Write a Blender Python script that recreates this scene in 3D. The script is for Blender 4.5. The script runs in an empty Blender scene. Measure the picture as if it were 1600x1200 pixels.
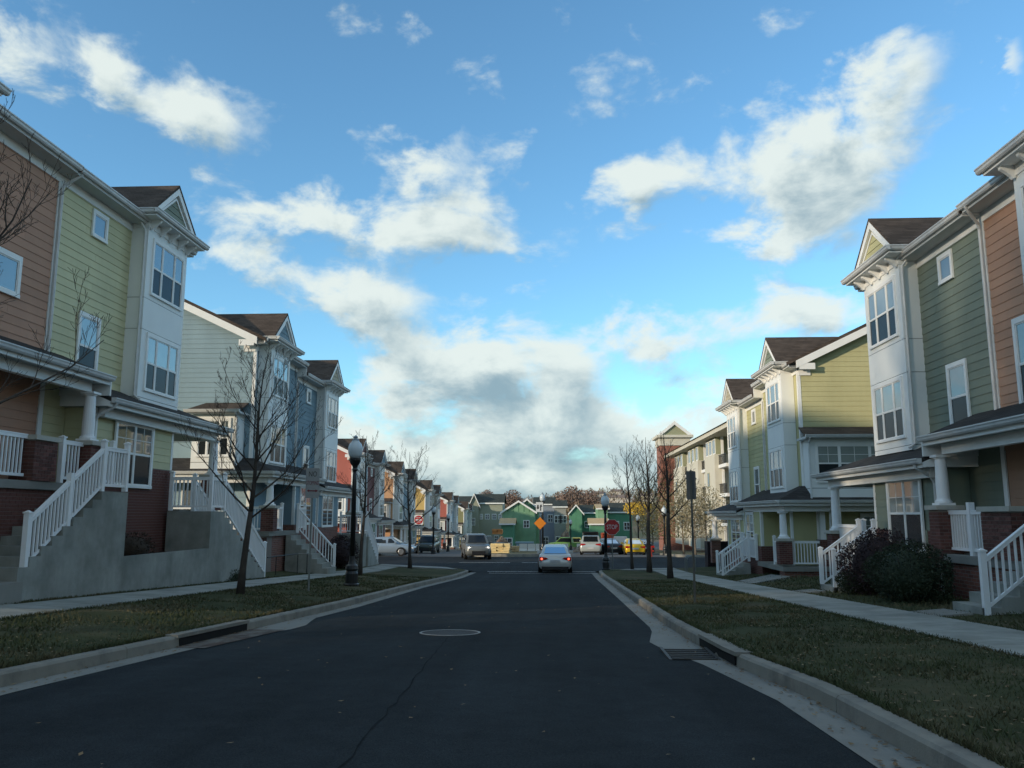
import bpy, bmesh, math, random
import numpy as np
from mathutils import Vector, Matrix
R = math.radians
random.seed(7)
SC = bpy.context.scene
COL = SC.collection

# ---------------------------------------------------------------- camera
cam_d = bpy.data.cameras.new('camera'); cam = bpy.data.objects.new('camera', cam_d); COL.objects.link(cam)
cam_d.sensor_fit = 'HORIZONTAL'; cam_d.sensor_width = 36.0; cam_d.lens = 36.0 * 1294.0 / 1600.0
cam_d.clip_start = 0.1; cam_d.clip_end = 5000
cam.location = (0, 0, 1.35); cam.rotation_euler = (R(90 + 9.0), 0, R(2.71))
SC.camera = cam

# ---------------------------------------------------------------- sky and sun
SUN_EL, SUN_TH = 12.0, 56.0            # elevation; light travels forward and to the right by SUN_TH degrees
world = bpy.data.worlds.new('World'); SC.world = world; world.use_nodes = True
NT = world.node_tree; NT.nodes.clear()
BLOBS = [(-29.7,25.9,4.2,1.6,1.0),(-23.9,24.8,3.2,1.9,.75),(-7.8,24.3,2.3,2.0,.62),(-13.2,20.4,7.0,1.7,.98),(-7.4,19.2,4.6,1.5,.8),
 (-19.0,15.6,6.3,2.5,.82),(-12.6,14.9,3.2,1.8,.85),(23.1,27.2,3.4,2.2,1.0),(19.6,23.3,4.8,3.4,1.0),(17.2,18.0,4.0,2.4,.95),(10.2,22.6,5.0,2.3,.85),
 (5.2,22.5,3.6,1.4,.7),(8.5,12.1,5.1,1.9,.85),(-5.6,10.8,8.4,2.3,1.0),(-1.4,9.9,3.6,2.2,.8),
 (-6.0,6.4,11.0,2.6,.9),(3.5,4.9,7.5,2.0,.72),(-35.9,27.8,2.4,1.8,.75),(29.8,26.2,1.0,2.4,.8),(18.5,12.9,3.1,1.3,.75),(-.4,17.8,2.7,1.9,.5)]
def N(nt, typ, **kw):
    n = nt.nodes.new(typ)
    for k, v in kw.items(): setattr(n, k, v)
    return n
def math_n(nt, op, a, b=None, c=None, clamp=False):
    n = nt.nodes.new('ShaderNodeMath'); n.operation = op; n.use_clamp = clamp
    for i, s in enumerate((a, b, c)):
        if s is None: continue
        if isinstance(s, (int, float)): n.inputs[i].default_value = s
        else: nt.links.new(s, n.inputs[i])
    return n.outputs[0]
def vmath(nt, op, a, b=None, c=None):
    n = nt.nodes.new('ShaderNodeVectorMath'); n.operation = op
    for i, s in enumerate((a, b, c)):
        if s is None: continue
        if isinstance(s, (tuple, list)): n.inputs[i].default_value = s
        else: nt.links.new(s, n.inputs[i])
    return n.outputs['Value'] if op in ('DOT_PRODUCT', 'LENGTH') else n.outputs[0]
# cloud field in (azimuth, elevation) degrees
g = bpy.data.node_groups.new('cloud_field', 'ShaderNodeTree')
g.interface.new_socket('P', in_out='INPUT', socket_type='NodeSocketVector')
g.interface.new_socket('D', in_out='OUTPUT', socket_type='NodeSocketFloat')
gi = g.nodes.new('NodeGroupInput'); go = g.nodes.new('NodeGroupOutput')
sep = N(g, 'ShaderNodeSeparateXYZ'); g.links.new(gi.outputs[0], sep.inputs[0])
azr = math_n(g, 'MULTIPLY', sep.outputs[0], math.pi / 180)
cx = math_n(g, 'MULTIPLY', math_n(g, 'SINE', azr), 57.3); cy = math_n(g, 'MULTIPLY', math_n(g, 'COSINE', azr), 57.3)
cz = math_n(g, 'MULTIPLY', sep.outputs[1], 1.7)
cmb = N(g, 'ShaderNodeCombineXYZ')
for i, s in enumerate((cx, cy, cz)): g.links.new(s, cmb.inputs[i])
nz = N(g, 'ShaderNodeTexNoise'); nz.inputs['Scale'].default_value = .17; nz.inputs['Detail'].default_value = 6; nz.inputs['Roughness'].default_value = .58; nz.inputs['Distortion'].default_value = .2
g.links.new(cmb.outputs[0], nz.inputs['Vector'])
nl = N(g, 'ShaderNodeTexNoise'); nl.inputs['Scale'].default_value = .045; nl.inputs['Detail'].default_value = 2
g.links.new(cmb.outputs[0], nl.inputs['Vector'])
# warp the position a little so that the cloud outlines are not ellipses
wv = vmath(g, 'MULTIPLY_ADD', nz.outputs['Color'], (7., 4., 0), gi.outputs[0]); wv = vmath(g, 'ADD', wv, (-3.7, -1.9, 0))
acc = None
for (a, e, ra, re, amp) in BLOBS:
    ra *= .98; re *= 1.05
    q = vmath(g, 'MULTIPLY_ADD', wv, (1 / ra, 1 / re, 0), (-a / ra, -e / re, 0))
    ex = math_n(g, 'POWER', .42, vmath(g, 'DOT_PRODUCT', q, q))
    acc = math_n(g, 'MULTIPLY', ex, amp) if acc is None else math_n(g, 'MULTIPLY_ADD', ex, amp, acc)
acc = math_n(g, 'MINIMUM', acc, 1.15)
# outside the mapped part of the sky the same kind of broken cumulus goes on
az_abs = math_n(g, 'ABSOLUTE', sep.outputs[0])
far = N(g, 'ShaderNodeMapRange'); far.inputs[1].default_value = 34; far.inputs[2].default_value = 60
g.links.new(az_abs, far.inputs[0])
far2 = N(g, 'ShaderNodeMapRange'); far2.inputs[1].default_value = 31; far2.inputs[2].default_value = 46
g.links.new(sep.outputs[1], far2.inputs[0])
fw = math_n(g, 'MAXIMUM', far.outputs[0], far2.outputs[0])
gen = math_n(g, 'MULTIPLY_ADD', nl.outputs[0], 3.2, -1.02)
acc = math_n(g, 'MULTIPLY_ADD', fw, gen, acc)
low = N(g, 'ShaderNodeMapRange'); low.inputs[1].default_value = 11; low.inputs[2].default_value = 3.5; low.inputs[4].default_value = 1.25; g.links.new(sep.outputs[1], low.inputs[0])
acc = math_n(g, 'MAXIMUM', acc, low.outputs[0])
den = math_n(g, 'ADD', acc, math_n(g, 'MULTIPLY_ADD', nz.outputs[0], 3.0, -1.98))
g.links.new(den, go.inputs[0])

tc = N(NT, 'ShaderNodeTexCoord'); sx = N(NT, 'ShaderNodeSeparateXYZ'); NT.links.new(tc.outputs['Generated'], sx.inputs[0])
az = math_n(NT, 'MULTIPLY', math_n(NT, 'ARCTAN2', sx.outputs[0], sx.outputs[1]), 180 / math.pi)
el = math_n(NT, 'MULTIPLY', math_n(NT, 'ARCSINE', sx.outputs[2]), 180 / math.pi)
pv = N(NT, 'ShaderNodeCombineXYZ'); NT.links.new(az, pv.inputs[0]); NT.links.new(el, pv.inputs[1])
g1 = N(NT, 'ShaderNodeGroup'); g1.node_tree = g; NT.links.new(pv.outputs[0], g1.inputs[0])
g2 = N(NT, 'ShaderNodeGroup'); g2.node_tree = g; NT.links.new(vmath(NT, 'ADD', pv.outputs[0], (-1.2, 1.9, 0)), g2.inputs[0])
sky = N(NT, 'ShaderNodeTexSky'); sky.sky_type = 'NISHITA'; sky.sun_disc = False
sky.sun_elevation = R(SUN_EL); sky.sun_rotation = R(180 + SUN_TH); sky.air_density = 1.0; sky.dust_density = 0.0; sky.ozone_density = 3.3
alpha = N(NT, 'ShaderNodeMapRange'); alpha.interpolation_type = 'SMOOTHSTEP'; alpha.inputs[1].default_value = -.26; alpha.inputs[2].default_value = .50; alpha.inputs[4].default_value = .96
NT.links.new(g1.outputs[0], alpha.inputs[0])
lit = math_n(NT, 'SUBTRACT', g1.outputs[0], g2.outputs[0])
thick = N(NT, 'ShaderNodeMapRange'); thick.inputs[1].default_value = .25; thick.inputs[2].default_value = 1.1; thick.inputs[4].default_value = -.75; NT.links.new(g1.outputs[0], thick.inputs[0])
lit = math_n(NT, 'ADD', lit, thick.outputs[0])
litr = N(NT, 'ShaderNodeMapRange'); litr.interpolation_type = 'SMOOTHSTEP'; litr.inputs[1].default_value = -.9; litr.inputs[2].default_value = .35
NT.links.new(lit, litr.inputs[0])
ccol = N(NT, 'ShaderNodeMix'); ccol.data_type = 'RGBA'
CLOUD_K = 1.0
ccol.inputs[6].default_value = (1.2, 1.75, 2.05, 1); ccol.inputs[7].default_value = (3.4, 3.75, 3.6, 1)
NT.links.new(litr.outputs[0], ccol.inputs[0])
mx = N(NT, 'ShaderNodeMix'); mx.data_type = 'RGBA'
NT.links.new(alpha.outputs[0], mx.inputs[0]); NT.links.new(vmath(NT, 'MULTIPLY', sky.outputs[0], (.94, 1.17, 1.13)), mx.inputs[6]); NT.links.new(ccol.outputs[2], mx.inputs[7])
# the ground half of the world sphere is plain sky colour of the horizon, hidden by the terrain
bg = N(NT, 'ShaderNodeBackground'); bg.inputs[1].default_value = .15
NT.links.new(mx.outputs[2], bg.inputs[0])
wo = N(NT, 'ShaderNodeOutputWorld'); NT.links.new(bg.outputs[0], wo.inputs[0])
world.cycles.sampling_method = 'MANUAL'; world.cycles.sample_map_resolution = 512

sun_d = bpy.data.lights.new('sun', 'SUN'); sun = bpy.data.objects.new('sun', sun_d); COL.objects.link(sun)
sun_d.energy = 2.3; sun_d.angle = R(1.5); sun_d.color = (1.0, .83, .62)
tv = Vector((math.sin(R(SUN_TH)) * math.cos(R(SUN_EL)), math.cos(R(SUN_TH)) * math.cos(R(SUN_EL)), -math.sin(R(SUN_EL))))
sun.rotation_euler = tv.to_track_quat('-Z', 'Y').to_euler()
SC.view_settings.view_transform = 'Standard'; SC.view_settings.look = 'None'; SC.view_settings.gamma = 1; SC.view_settings.exposure = 0.66
SC.cycles.adaptive_threshold = .02; SC.cycles.caustics_reflective = False; SC.cycles.caustics_refractive = False; SC.cycles.max_bounces = 4; SC.cycles.diffuse_bounces = 3; SC.cycles.glossy_bounces = 3; SC.cycles.use_denoising = True
SC.cycles.sample_clamp_indirect = 4.0

# ---------------------------------------------------------------- materials
MATS = {}
def M(name, col, rough=.65, var=.12, scale=5., bump=0., bscale=60., spec=.3, metal=0., rnd=.0, streak=0., emit=0., col2=None, c2lo=.45, c2hi=.62, c2scale=1.2):
    if name in MATS: return MATS[name]
    m = bpy.data.materials.new(name); m.use_nodes = True; nt = m.node_tree
    b = nt.nodes['Principled BSDF']; L = nt.links.new
    b.inputs['Roughness'].default_value = rough; b.inputs['Specular IOR Level'].default_value = spec; b.inputs['Metallic'].default_value = metal
    t = nt.nodes.new('ShaderNodeTexCoord')
    c = N(nt, 'ShaderNodeRGB'); c.outputs[0].default_value = (*col, 1); cur = c.outputs[0]
    if col2:
        n2 = N(nt, 'ShaderNodeTexNoise'); n2.inputs['Scale'].default_value = c2scale; n2.inputs['Detail'].default_value = 5; n2.inputs['Roughness'].default_value = .65
        L(t.outputs['Object'], n2.inputs['Vector'])
        mr = N(nt, 'ShaderNodeMapRange'); mr.inputs[1].default_value = c2lo; mr.inputs[2].default_value = c2hi; L(n2.outputs[0], mr.inputs[0])
        mm = N(nt, 'ShaderNodeMix'); mm.data_type = 'RGBA'; mm.inputs[7].default_value = (*col2, 1)
        L(mr.outputs[0], mm.inputs[0]); L(cur, mm.inputs[6]); cur = mm.outputs[2]
    fac = None
    if var:
        n1 = N(nt, 'ShaderNodeTexNoise'); n1.inputs['Scale'].default_value = scale; n1.inputs['Detail'].default_value = 6; n1.inputs['Roughness'].default_value = .6
        if streak:
            mp = N(nt, 'ShaderNodeMapping'); mp.inputs['Scale'].default_value = (1, 1, streak); L(t.outputs['Object'], mp.inputs[0]); L(mp.outputs[0], n1.inputs['Vector'])
        else: L(t.outputs['Object'], n1.inputs['Vector'])
        fac = math_n(nt, 'MULTIPLY_ADD', n1.outputs[0], 2 * var * 1.6, 1 - var * 1.6)
    if rnd:
        oi = N(nt, 'ShaderNodeObjectInfo'); fr = math_n(nt, 'MULTIPLY_ADD', oi.outputs['Random'], 2 * rnd, 1 - rnd)
        fac = fr if fac is None else math_n(nt, 'MULTIPLY', fac, fr)
    if fac is not None:
        cur = vmath(nt, 'SCALE', cur); nt.nodes[-1].operation == 'SCALE'; L(fac, nt.nodes[-1].inputs['Scale'])
    L(cur, b.inputs['Base Color'])
    if bump:
        nb = N(nt, 'ShaderNodeTexNoise'); nb.inputs['Scale'].default_value = bscale; nb.inputs['Detail'].default_value = 4
        L(t.outputs['Object'], nb.inputs['Vector'])
        bp = N(nt, 'ShaderNodeBump'); bp.inputs['Strength'].default_value = bump; bp.inputs['Distance'].default_value = .02
        L(nb.outputs[0], bp.inputs['Height']); L(bp.outputs[0], b.inputs['Normal'])
    if emit:
        b.inputs['Emission Color'].default_value = (*col, 1); b.inputs['Emission Strength'].default_value = emit
    MATS[name] = m; return m
def glass_mat(name, base, extra=.12, rough=.02, ior=1.75):
    m = bpy.data.materials.new(name); m.use_nodes = True; nt = m.node_tree; nt.nodes.clear()
    d = N(nt, 'ShaderNodeBsdfDiffuse'); d.inputs[0].default_value = (*base, 1)
    t = N(nt, 'ShaderNodeTexCoord'); n1 = N(nt, 'ShaderNodeTexNoise'); n1.inputs['Scale'].default_value = .9
    nt.links.new(t.outputs['Object'], n1.inputs['Vector'])
    mr = N(nt, 'ShaderNodeMapRange'); mr.inputs[3].default_value = .55; mr.inputs[4].default_value = 1.45; nt.links.new(n1.outputs[0], mr.inputs[0])
    cc = N(nt, 'ShaderNodeRGB'); cc.outputs[0].default_value = (*base, 1)
    v = N(nt, 'ShaderNodeVectorMath'); v.operation = 'SCALE'; nt.links.new(cc.outputs[0], v.inputs[0]); nt.links.new(mr.outputs[0], v.inputs['Scale']); nt.links.new(v.outputs[0], d.inputs[0])
    gl = N(nt, 'ShaderNodeBsdfGlossy'); gl.inputs['Roughness'].default_value = rough; gl.inputs[0].default_value = (.92, .95, 1, 1)
    fr = N(nt, 'ShaderNodeFresnel'); fr.inputs[0].default_value = ior
    mxs = N(nt, 'ShaderNodeMixShader'); o = N(nt, 'ShaderNodeOutputMaterial')
    nt.links.new(math_n(nt, 'ADD', fr.outputs[0], extra, clamp=True), mxs.inputs[0]); nt.links.new(d.outputs[0], mxs.inputs[1]); nt.links.new(gl.outputs[0], mxs.inputs[2]); nt.links.new(mxs.outputs[0], o.inputs[0])
    MATS[name] = m; return m
def shingle_mat(name, col):
    m = bpy.data.materials.new(name); m.use_nodes = True; nt = m.node_tree; b = nt.nodes['Principled BSDF']; L = nt.links.new
    t = N(nt, 'ShaderNodeTexCoord'); s = N(nt, 'ShaderNodeSeparateXYZ'); L(t.outputs['Object'], s.inputs[0])
    c = N(nt, 'ShaderNodeCombineXYZ'); L(math_n(nt, 'ADD', s.outputs[0], s.outputs[1]), c.inputs[0]); L(s.outputs[2], c.inputs[1])
    bk = N(nt, 'ShaderNodeTexBrick'); bk.inputs['Scale'].default_value = 1; bk.inputs['Brick Width'].default_value = .32; bk.inputs['Row Height'].default_value = .075; bk.inputs['Mortar Size'].default_value = .006
    bk.inputs['Color1'].default_value = (*col, 1); bk.inputs['Color2'].default_value = (*[x * .62 for x in col], 1); bk.inputs['Mortar'].default_value = (*[x * .4 for x in col], 1)
    L(c.outputs[0], bk.inputs['Vector'])
    n = N(nt, 'ShaderNodeTexNoise'); n.inputs['Scale'].default_value = 1.1; n.inputs['Detail'].default_value = 6; L(t.outputs['Object'], n.inputs['Vector'])
    v = N(nt, 'ShaderNodeVectorMath'); v.operation = 'SCALE'; L(bk.outputs[0], v.inputs[0]); L(math_n(nt, 'MULTIPLY_ADD', n.outputs[0], .9, .55), v.inputs['Scale'])
    L(v.outputs[0], b.inputs['Base Color']); b.inputs['Roughness'].default_value = .9; b.inputs['Specular IOR Level'].default_value = .15
    bp = N(nt, 'ShaderNodeBump'); bp.inputs['Strength'].default_value = .5; bp.inputs['Distance'].default_value = .015; L(bk.outputs[1], bp.inputs['Height']); bp.invert = True; L(bp.outputs[0], b.inputs['Normal'])
    MATS[name] = m; return m
def brick_mat(name, col):
    m = bpy.data.materials.new(name); m.use_nodes = True; nt = m.node_tree; b = nt.nodes['Principled BSDF']; L = nt.links.new
    t = N(nt, 'ShaderNodeTexCoord'); s = N(nt, 'ShaderNodeSeparateXYZ'); L(t.outputs['Object'], s.inputs[0])
    c = N(nt, 'ShaderNodeCombineXYZ'); L(math_n(nt, 'ADD', s.outputs[0], s.outputs[1]), c.inputs[0]); L(s.outputs[2], c.inputs[1])
    bk = N(nt, 'ShaderNodeTexBrick'); bk.inputs['Scale'].default_value = 1; bk.inputs['Brick Width'].default_value = .21; bk.inputs['Row Height'].default_value = .075; bk.inputs['Mortar Size'].default_value = .006
    bk.inputs['Color1'].default_value = (*col, 1); bk.inputs['Color2'].default_value = (*[x * .6 for x in col], 1); bk.inputs['Mortar'].default_value = (.2, .18, .16, 1)
    L(c.outputs[0], bk.inputs['Vector']); L(bk.outputs[0], b.inputs['Base Color']); b.inputs['Roughness'].default_value = .85
    MATS[name] = m; return m
def asphalt_mat(name, col):
    m = bpy.data.materials.new(name); m.use_nodes = True; nt = m.node_tree; b = nt.nodes['Principled BSDF']; L = nt.links.new
    t = N(nt, 'ShaderNodeTexCoord'); s = N(nt, 'ShaderNodeSeparateXYZ'); L(t.outputs['Object'], s.inputs[0])
    def nse(scale, detail, rough=.6, vec=None):
        n = N(nt, 'ShaderNodeTexNoise'); n.inputs['Scale'].default_value = scale; n.inputs['Detail'].default_value = detail; n.inputs['Roughness'].default_value = rough; L(vec or t.outputs['Object'], n.inputs['Vector']); return n.outputs[0]
    big = math_n(nt, 'MULTIPLY_ADD', nse(.22, 4), 1.1, .45); mid = math_n(nt, 'MULTIPLY_ADD', nse(3.2, 5, .7), .8, .6)
    grain = math_n(nt, 'MULTIPLY_ADD', nse(70, 3, .8), 2.4, -.2)
    mp = N(nt, 'ShaderNodeMapping'); mp.inputs['Scale'].default_value = (1.4, .045, 1); L(t.outputs['Object'], mp.inputs[0]); lane = math_n(nt, 'MULTIPLY_ADD', nse(1.0, 3, .6, mp.outputs[0]), .9, .55)
    vo = N(nt, 'ShaderNodeTexVoronoi'); vo.inputs['Scale'].default_value = 26; L(t.outputs['Object'], vo.inputs['Vector'])
    chip = N(nt, 'ShaderNodeMapRange'); chip.inputs[1].default_value = .12; chip.inputs[2].default_value = .04; chip.inputs[4].default_value = 1.0; L(vo.outputs['Distance'], chip.inputs[0])
    sel = N(nt, 'ShaderNodeMapRange'); sel.inputs[1].default_value = .80; sel.inputs[2].default_value = .82; L(vo.outputs['Color'], sel.inputs[0])
    f = math_n(nt, 'MULTIPLY', math_n(nt, 'MULTIPLY', big, mid), math_n(nt, 'MULTIPLY', grain, lane)); f = math_n(nt, 'MULTIPLY_ADD', math_n(nt, 'MULTIPLY', chip.outputs[0], sel.outputs[0]), 2.0, f)
    c = N(nt, 'ShaderNodeRGB'); c.outputs[0].default_value = (*col, 1); v = N(nt, 'ShaderNodeVectorMath'); v.operation = 'SCALE'; L(c.outputs[0], v.inputs[0]); L(f, v.inputs['Scale']); L(v.outputs[0], b.inputs['Base Color'])
    b.inputs['Roughness'].default_value = .95; b.inputs['Specular IOR Level'].default_value = .08
    bp = N(nt, 'ShaderNodeBump'); bp.inputs['Strength'].default_value = .6; bp.inputs['Distance'].default_value = .012; L(nse(90, 3), bp.inputs['Height']); L(bp.outputs[0], b.inputs['Normal'])
    MATS[name] = m; return m
WHITE = M('white_trim', (.80, .81, .79), .5, .07, 1.5)
WPANEL = M('white_panel', (.78, .80, .78), .6, .06, .9)
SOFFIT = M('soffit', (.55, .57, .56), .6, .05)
GUTTER = M('gutter_metal', (.60, .61, .60), .4, .15, 3, spec=.4)
RAIL = M('white_vinyl', (.82, .84, .85), .35, .04, 3, spec=.45)
SHING = shingle_mat('roof_shingles', (.105, .082, .068))
SHING_D = shingle_mat('roof_shingles_dark', (.060, .056, .054))
BRICK = M('brick_clay', (.125, .055, .046), .85, .25, 18, rnd=.35, bump=.3)
MORTAR = M('brick_mortar', (.20, .175, .155), .9, .15)
BRICKM = brick_mat('brick_wall_far', (.22, .085, .062))
CONC = M('concrete', (.30, .31, .285), .9, .22, 2.2, bump=.3, bscale=55, col2=(.19, .20, .18), c2scale=.8, c2lo=.42, c2hi=.66, streak=.25)
CONC_L = M('concrete_pale', (.235, .235, .215), .85, .14, 2.2, bump=.2, bscale=70, col2=(.18, .18, .165), c2scale=1.1)
KERB = M('kerb_concrete', (.225, .215, .185), .85, .22, 2.4, bump=.25, bscale=60, col2=(.13, .125, .115), c2scale=1.7, c2lo=.5, c2hi=.7)
STONE = M('cap_stone', (.42, .41, .36), .8, .12, 6)
PANE_U = glass_mat('window_glass_blind', (.17, .20, .20), .09, .02, 1.6)
PANE_US = [PANE_U, glass_mat('window_glass_curtain', (.26, .29, .27), .09, .02, 1.6), glass_mat('window_glass_dim', (.09, .11, .115), .10, .02, 1.65)]
PANE_L = glass_mat('window_glass_screen', (.022, .027, .03), .0, .2, 1.25)
PANE_D = glass_mat('window_glass_dark', (.03, .035, .04), .1)
PANE_FAR = glass_mat('window_glass_far', (.05, .06, .06), .1, .05)
DOORM = M('door_paint', (.10, .12, .13), .5, .1)
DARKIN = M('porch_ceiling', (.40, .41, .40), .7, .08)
METBLK = M('black_metal', (.012, .014, .016), .35, .1, spec=.5)
GALV = M('galvanised_steel', (.20, .22, .22), .4, .15, 8, metal=.6)
TRUNK = M('bark', (.060, .050, .042), .9, .3, 9, bump=.5, bscale=30)
TRUNK_P = M('bark_pale', (.15, .125, .10), .9, .3, 9, bump=.4, bscale=30)
SOIL = M('soil', (.028, .022, .017), .95, .35, 6, bump=.6, bscale=25)

# ---------------------------------------------------------------- mesh helpers
class MB:
    def __init__(s): s.v = []; s.f = []
    def quad(s, *p):
        n = len(s.v); s.v += [tuple(q) for q in p]; s.f.append(tuple(range(n, n + len(p)))); return s
    def hexa(s, b, t):
        n = len(s.v); k = len(b); s.v += [tuple(q) for q in b] + [tuple(q) for q in t]
        s.f.append(tuple(n + i for i in reversed(range(k)))); s.f.append(tuple(n + k + i for i in range(k)))
        for i in range(k): j = (i + 1) % k; s.f.append((n + i, n + j, n + k + j, n + k + i))
        return s
    def box(s, x0, x1, y0, y1, z0, z1):
        x0, x1 = min(x0, x1), max(x0, x1); y0, y1 = min(y0, y1), max(y0, y1); z0, z1 = min(z0, z1), max(z0, z1)
        return s.hexa([(x0, y0, z0), (x1, y0, z0), (x1, y1, z0), (x0, y1, z0)], [(x0, y0, z1), (x1, y0, z1), (x1, y1, z1), (x0, y1, z1)])
    def prism_y(s, pts, y0, y1):      # pts (x,z)
        return s.hexa([(x, y0, z) for x, z in pts], [(x, y1, z) for x, z in pts])
    def prism_x(s, pts, x0, x1):      # pts (y,z)
        return s.hexa([(x0, y, z) for y, z in pts], [(x1, y, z) for y, z in pts])
    def prism_z(s, pts, z0, z1):
        return s.hexa([(x, y, z0) for x, y in pts], [(x, y, z1) for x, y in pts])
    def path(s, pts, rad, n=6, cap=True):
        pts = [Vector(p) for p in pts]; base = len(s.v); u = None
        for i, p in enumerate(pts):
            d = (pts[min(i + 1, len(pts) - 1)] - pts[max(i - 1, 0)])
            if d.length < 1e-9: d = Vector((0, 0, 1))
            d.normalize()
            if u is None: u = d.orthogonal().normalized()
            else:
                u = u - d * u.dot(d)
                u = u.normalized() if u.length > 1e-6 else d.orthogonal().normalized()
            w = d.cross(u); r = rad[i] if isinstance(rad, (list, tuple)) else rad
            for k in range(n):
                a = 2 * math.pi * k / n; q = p + (u * math.cos(a) + w * math.sin(a)) * r; s.v.append((q.x, q.y, q.z))
        for i in range(len(pts) - 1):
            for k in range(n):
                a = base + i * n + k; b = base + i * n + (k + 1) % n; s.f.append((a, b, b + n, a + n))
        if cap:
            s.f.append(tuple(base + k for k in reversed(range(n)))); s.f.append(tuple(base + (len(pts) - 1) * n + k for k in range(n)))
        return s
    def lathe(s, prof, c=(0, 0, 0), n=16):
        base = len(s.v)
        for r, z in prof:
            for k in range(n): a = 2 * math.pi * k / n; s.v.append((c[0] + r * math.cos(a), c[1] + r * math.sin(a), c[2] + z))
        for i in range(len(prof) - 1):
            for k in range(n):
                a = base + i * n + k; b = base + i * n + (k + 1) % n; s.f.append((a, b, b + n, a + n))
        s.f.append(tuple(base + k for k in reversed(range(n)))); s.f.append(tuple(base + (len(prof) - 1) * n + k for k in range(n)))
        return s
    def mesh(s, name, off=(0, 0, 0), smooth=False):
        me = bpy.data.meshes.new(name)
        o = off; me.from_pydata([(a - o[0], b - o[1], c - o[2]) for a, b, c in s.v], [], s.f)
        if smooth:
            me.polygons.foreach_set('use_smooth', [True] * len(me.polygons))
        return me
def wloc(o):
    p = Vector((0, 0, 0))
    while o: p += o.location; o = o.parent
    return p
def link(name, me, mat, parent=None, loc=None):
    if mat is not None and not me.materials: me.materials.append(mat)
    o = bpy.data.objects.new(name, me); COL.objects.link(o)
    if parent: o.parent = parent
    if loc is not None: o.location = loc
    return o
def build(mb, name, mat, parent=None, smooth=False, stuff=False):
    off = wloc(parent) if parent else (0, 0, 0)
    o = link(name, mb.mesh(name, off, smooth), mat, parent)
    if stuff: o['kind'] = 'stuff'
    return o
def tag(o, label, cat, group=None):
    o['label'] = label; o['category'] = cat
    if group: o['group'] = group
    return o
def thing(name, label, cat, loc=(0, 0, 0), group=None):
    o = bpy.data.objects.new(name, None); COL.objects.link(o); o.location = loc; o.empty_display_size = .3
    return tag(o, label, cat, group)
def struct(mb, name, mat, smooth=False):
    o = build(mb, name, mat, None, smooth); o['kind'] = 'structure'; return o
def dup(root, loc, label, rotz=None, scale=None):
    r = root.copy(); COL.objects.link(r); r.location = loc; r['label'] = label
    if rotz is not None: r.rotation_euler = (0, 0, rotz)
    if scale is not None: r.scale = (scale,) * 3
    for ch in list(root.children):
        c = ch.copy(); COL.objects.link(c); c.parent = r
        for g_ in list(ch.children):
            d = g_.copy(); COL.objects.link(d); d.parent = c
    return r
def text_obj(s, name, size, mat, parent, loc, rot, thick=.002, sx=1.0):
    cu = bpy.data.curves.new('txt', 'FONT'); cu.body = s; cu.size = size; cu.align_x = 'CENTER'; cu.align_y = 'CENTER'; cu.extrude = thick; cu.resolution_u = 3
    t = bpy.data.objects.new('txt', cu); COL.objects.link(t)
    me = bpy.data.meshes.new_from_object(t.evaluated_get(bpy.context.evaluated_depsgraph_get())); bpy.data.objects.remove(t)
    o = link(name, me, mat, parent, loc); o.rotation_euler = rot; o.scale = (sx, 1, 1); return o

# ---------------------------------------------------------------- ground
GZ = [(-140, 5.0), (-30, 1.2), (0, 0.), (40, -1.6), (46, -1.74), (66, -1.80), (80, -2.3), (170, -5.2), (260, -6.2), (330, -5), (430, -2), (560, 3), (800, 7), (1600, 10)]
def road_z(y):
    for (a, za), (b, zb) in zip(GZ, GZ[1:]):
        if y <= b: return za + (zb - za) * (y - a) / (b - a)
    return GZ[-1][1]
def lerp_tab(tab, y):
    if y <= tab[0][0]: return tab[0][1]
    for (a, za), (b, zb) in zip(tab, tab[1:]):
        if y <= b: return za + (zb - za) * (y - a) / (b - a)
    return tab[-1][1]
KL = [(-60, -5.55), (8, -5.46), (12, -5.2), (20, -4.9), (30, -4.9), (40, -4.6), (45, -4.45)]
KR = [(-60, 2.35), (8, 2.38), (10.5, 2.12), (15, 2.05), (25, 2.2), (42, 2.42), (45, 2.45)]
def side_off(x, y):
    """height of verge, pavement and yard above the road"""
    kl = lerp_tab(KL, y); kr = lerp_tab(KR, y)
    if x < kl:
        pts = [(-40, 1.2), (-14, .75), (-10.9, .55), (-9.5, .36), (-8.3, .30), (kl, .15)]
    elif x > kr:
        pts = [(kr, .15), (5.3, .16), (6.7, .20), (8.9, .38), (40, .6)]
    else: return 0
    return lerp_tab(pts, x)
def gz(x, y):
    if y > 47.5: return road_z(y)
    return road_z(y) + side_off(x, y)
ASPH = asphalt_mat('asphalt', (.025, .031, .035))
GRASS = M('grass_ground', (.058, .066, .036), .95, .35, 1.4, bump=.8, bscale=35, spec=.05, col2=(.105, .092, .058), c2scale=.55, c2lo=.48, c2hi=.66)
PAINT = M('road_paint', (.55, .56, .54), .7, .25, 9, col2=(.10, .10, .10), c2scale=14, c2lo=.5, c2hi=.62)
DIRT = M('bare_earth', (.17, .13, .085), .95, .3, .06, col2=(.09, .095, .045), c2scale=.03, c2lo=.42, c2hi=.58)
HILL = M('hill_ground', (.13, .10, .075), .95, .3, .02, col2=(.07, .07, .04), c2scale=.012)

def frange(a, b, n): return [a + (b - a) * i / n for i in range(n + 1)]
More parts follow.
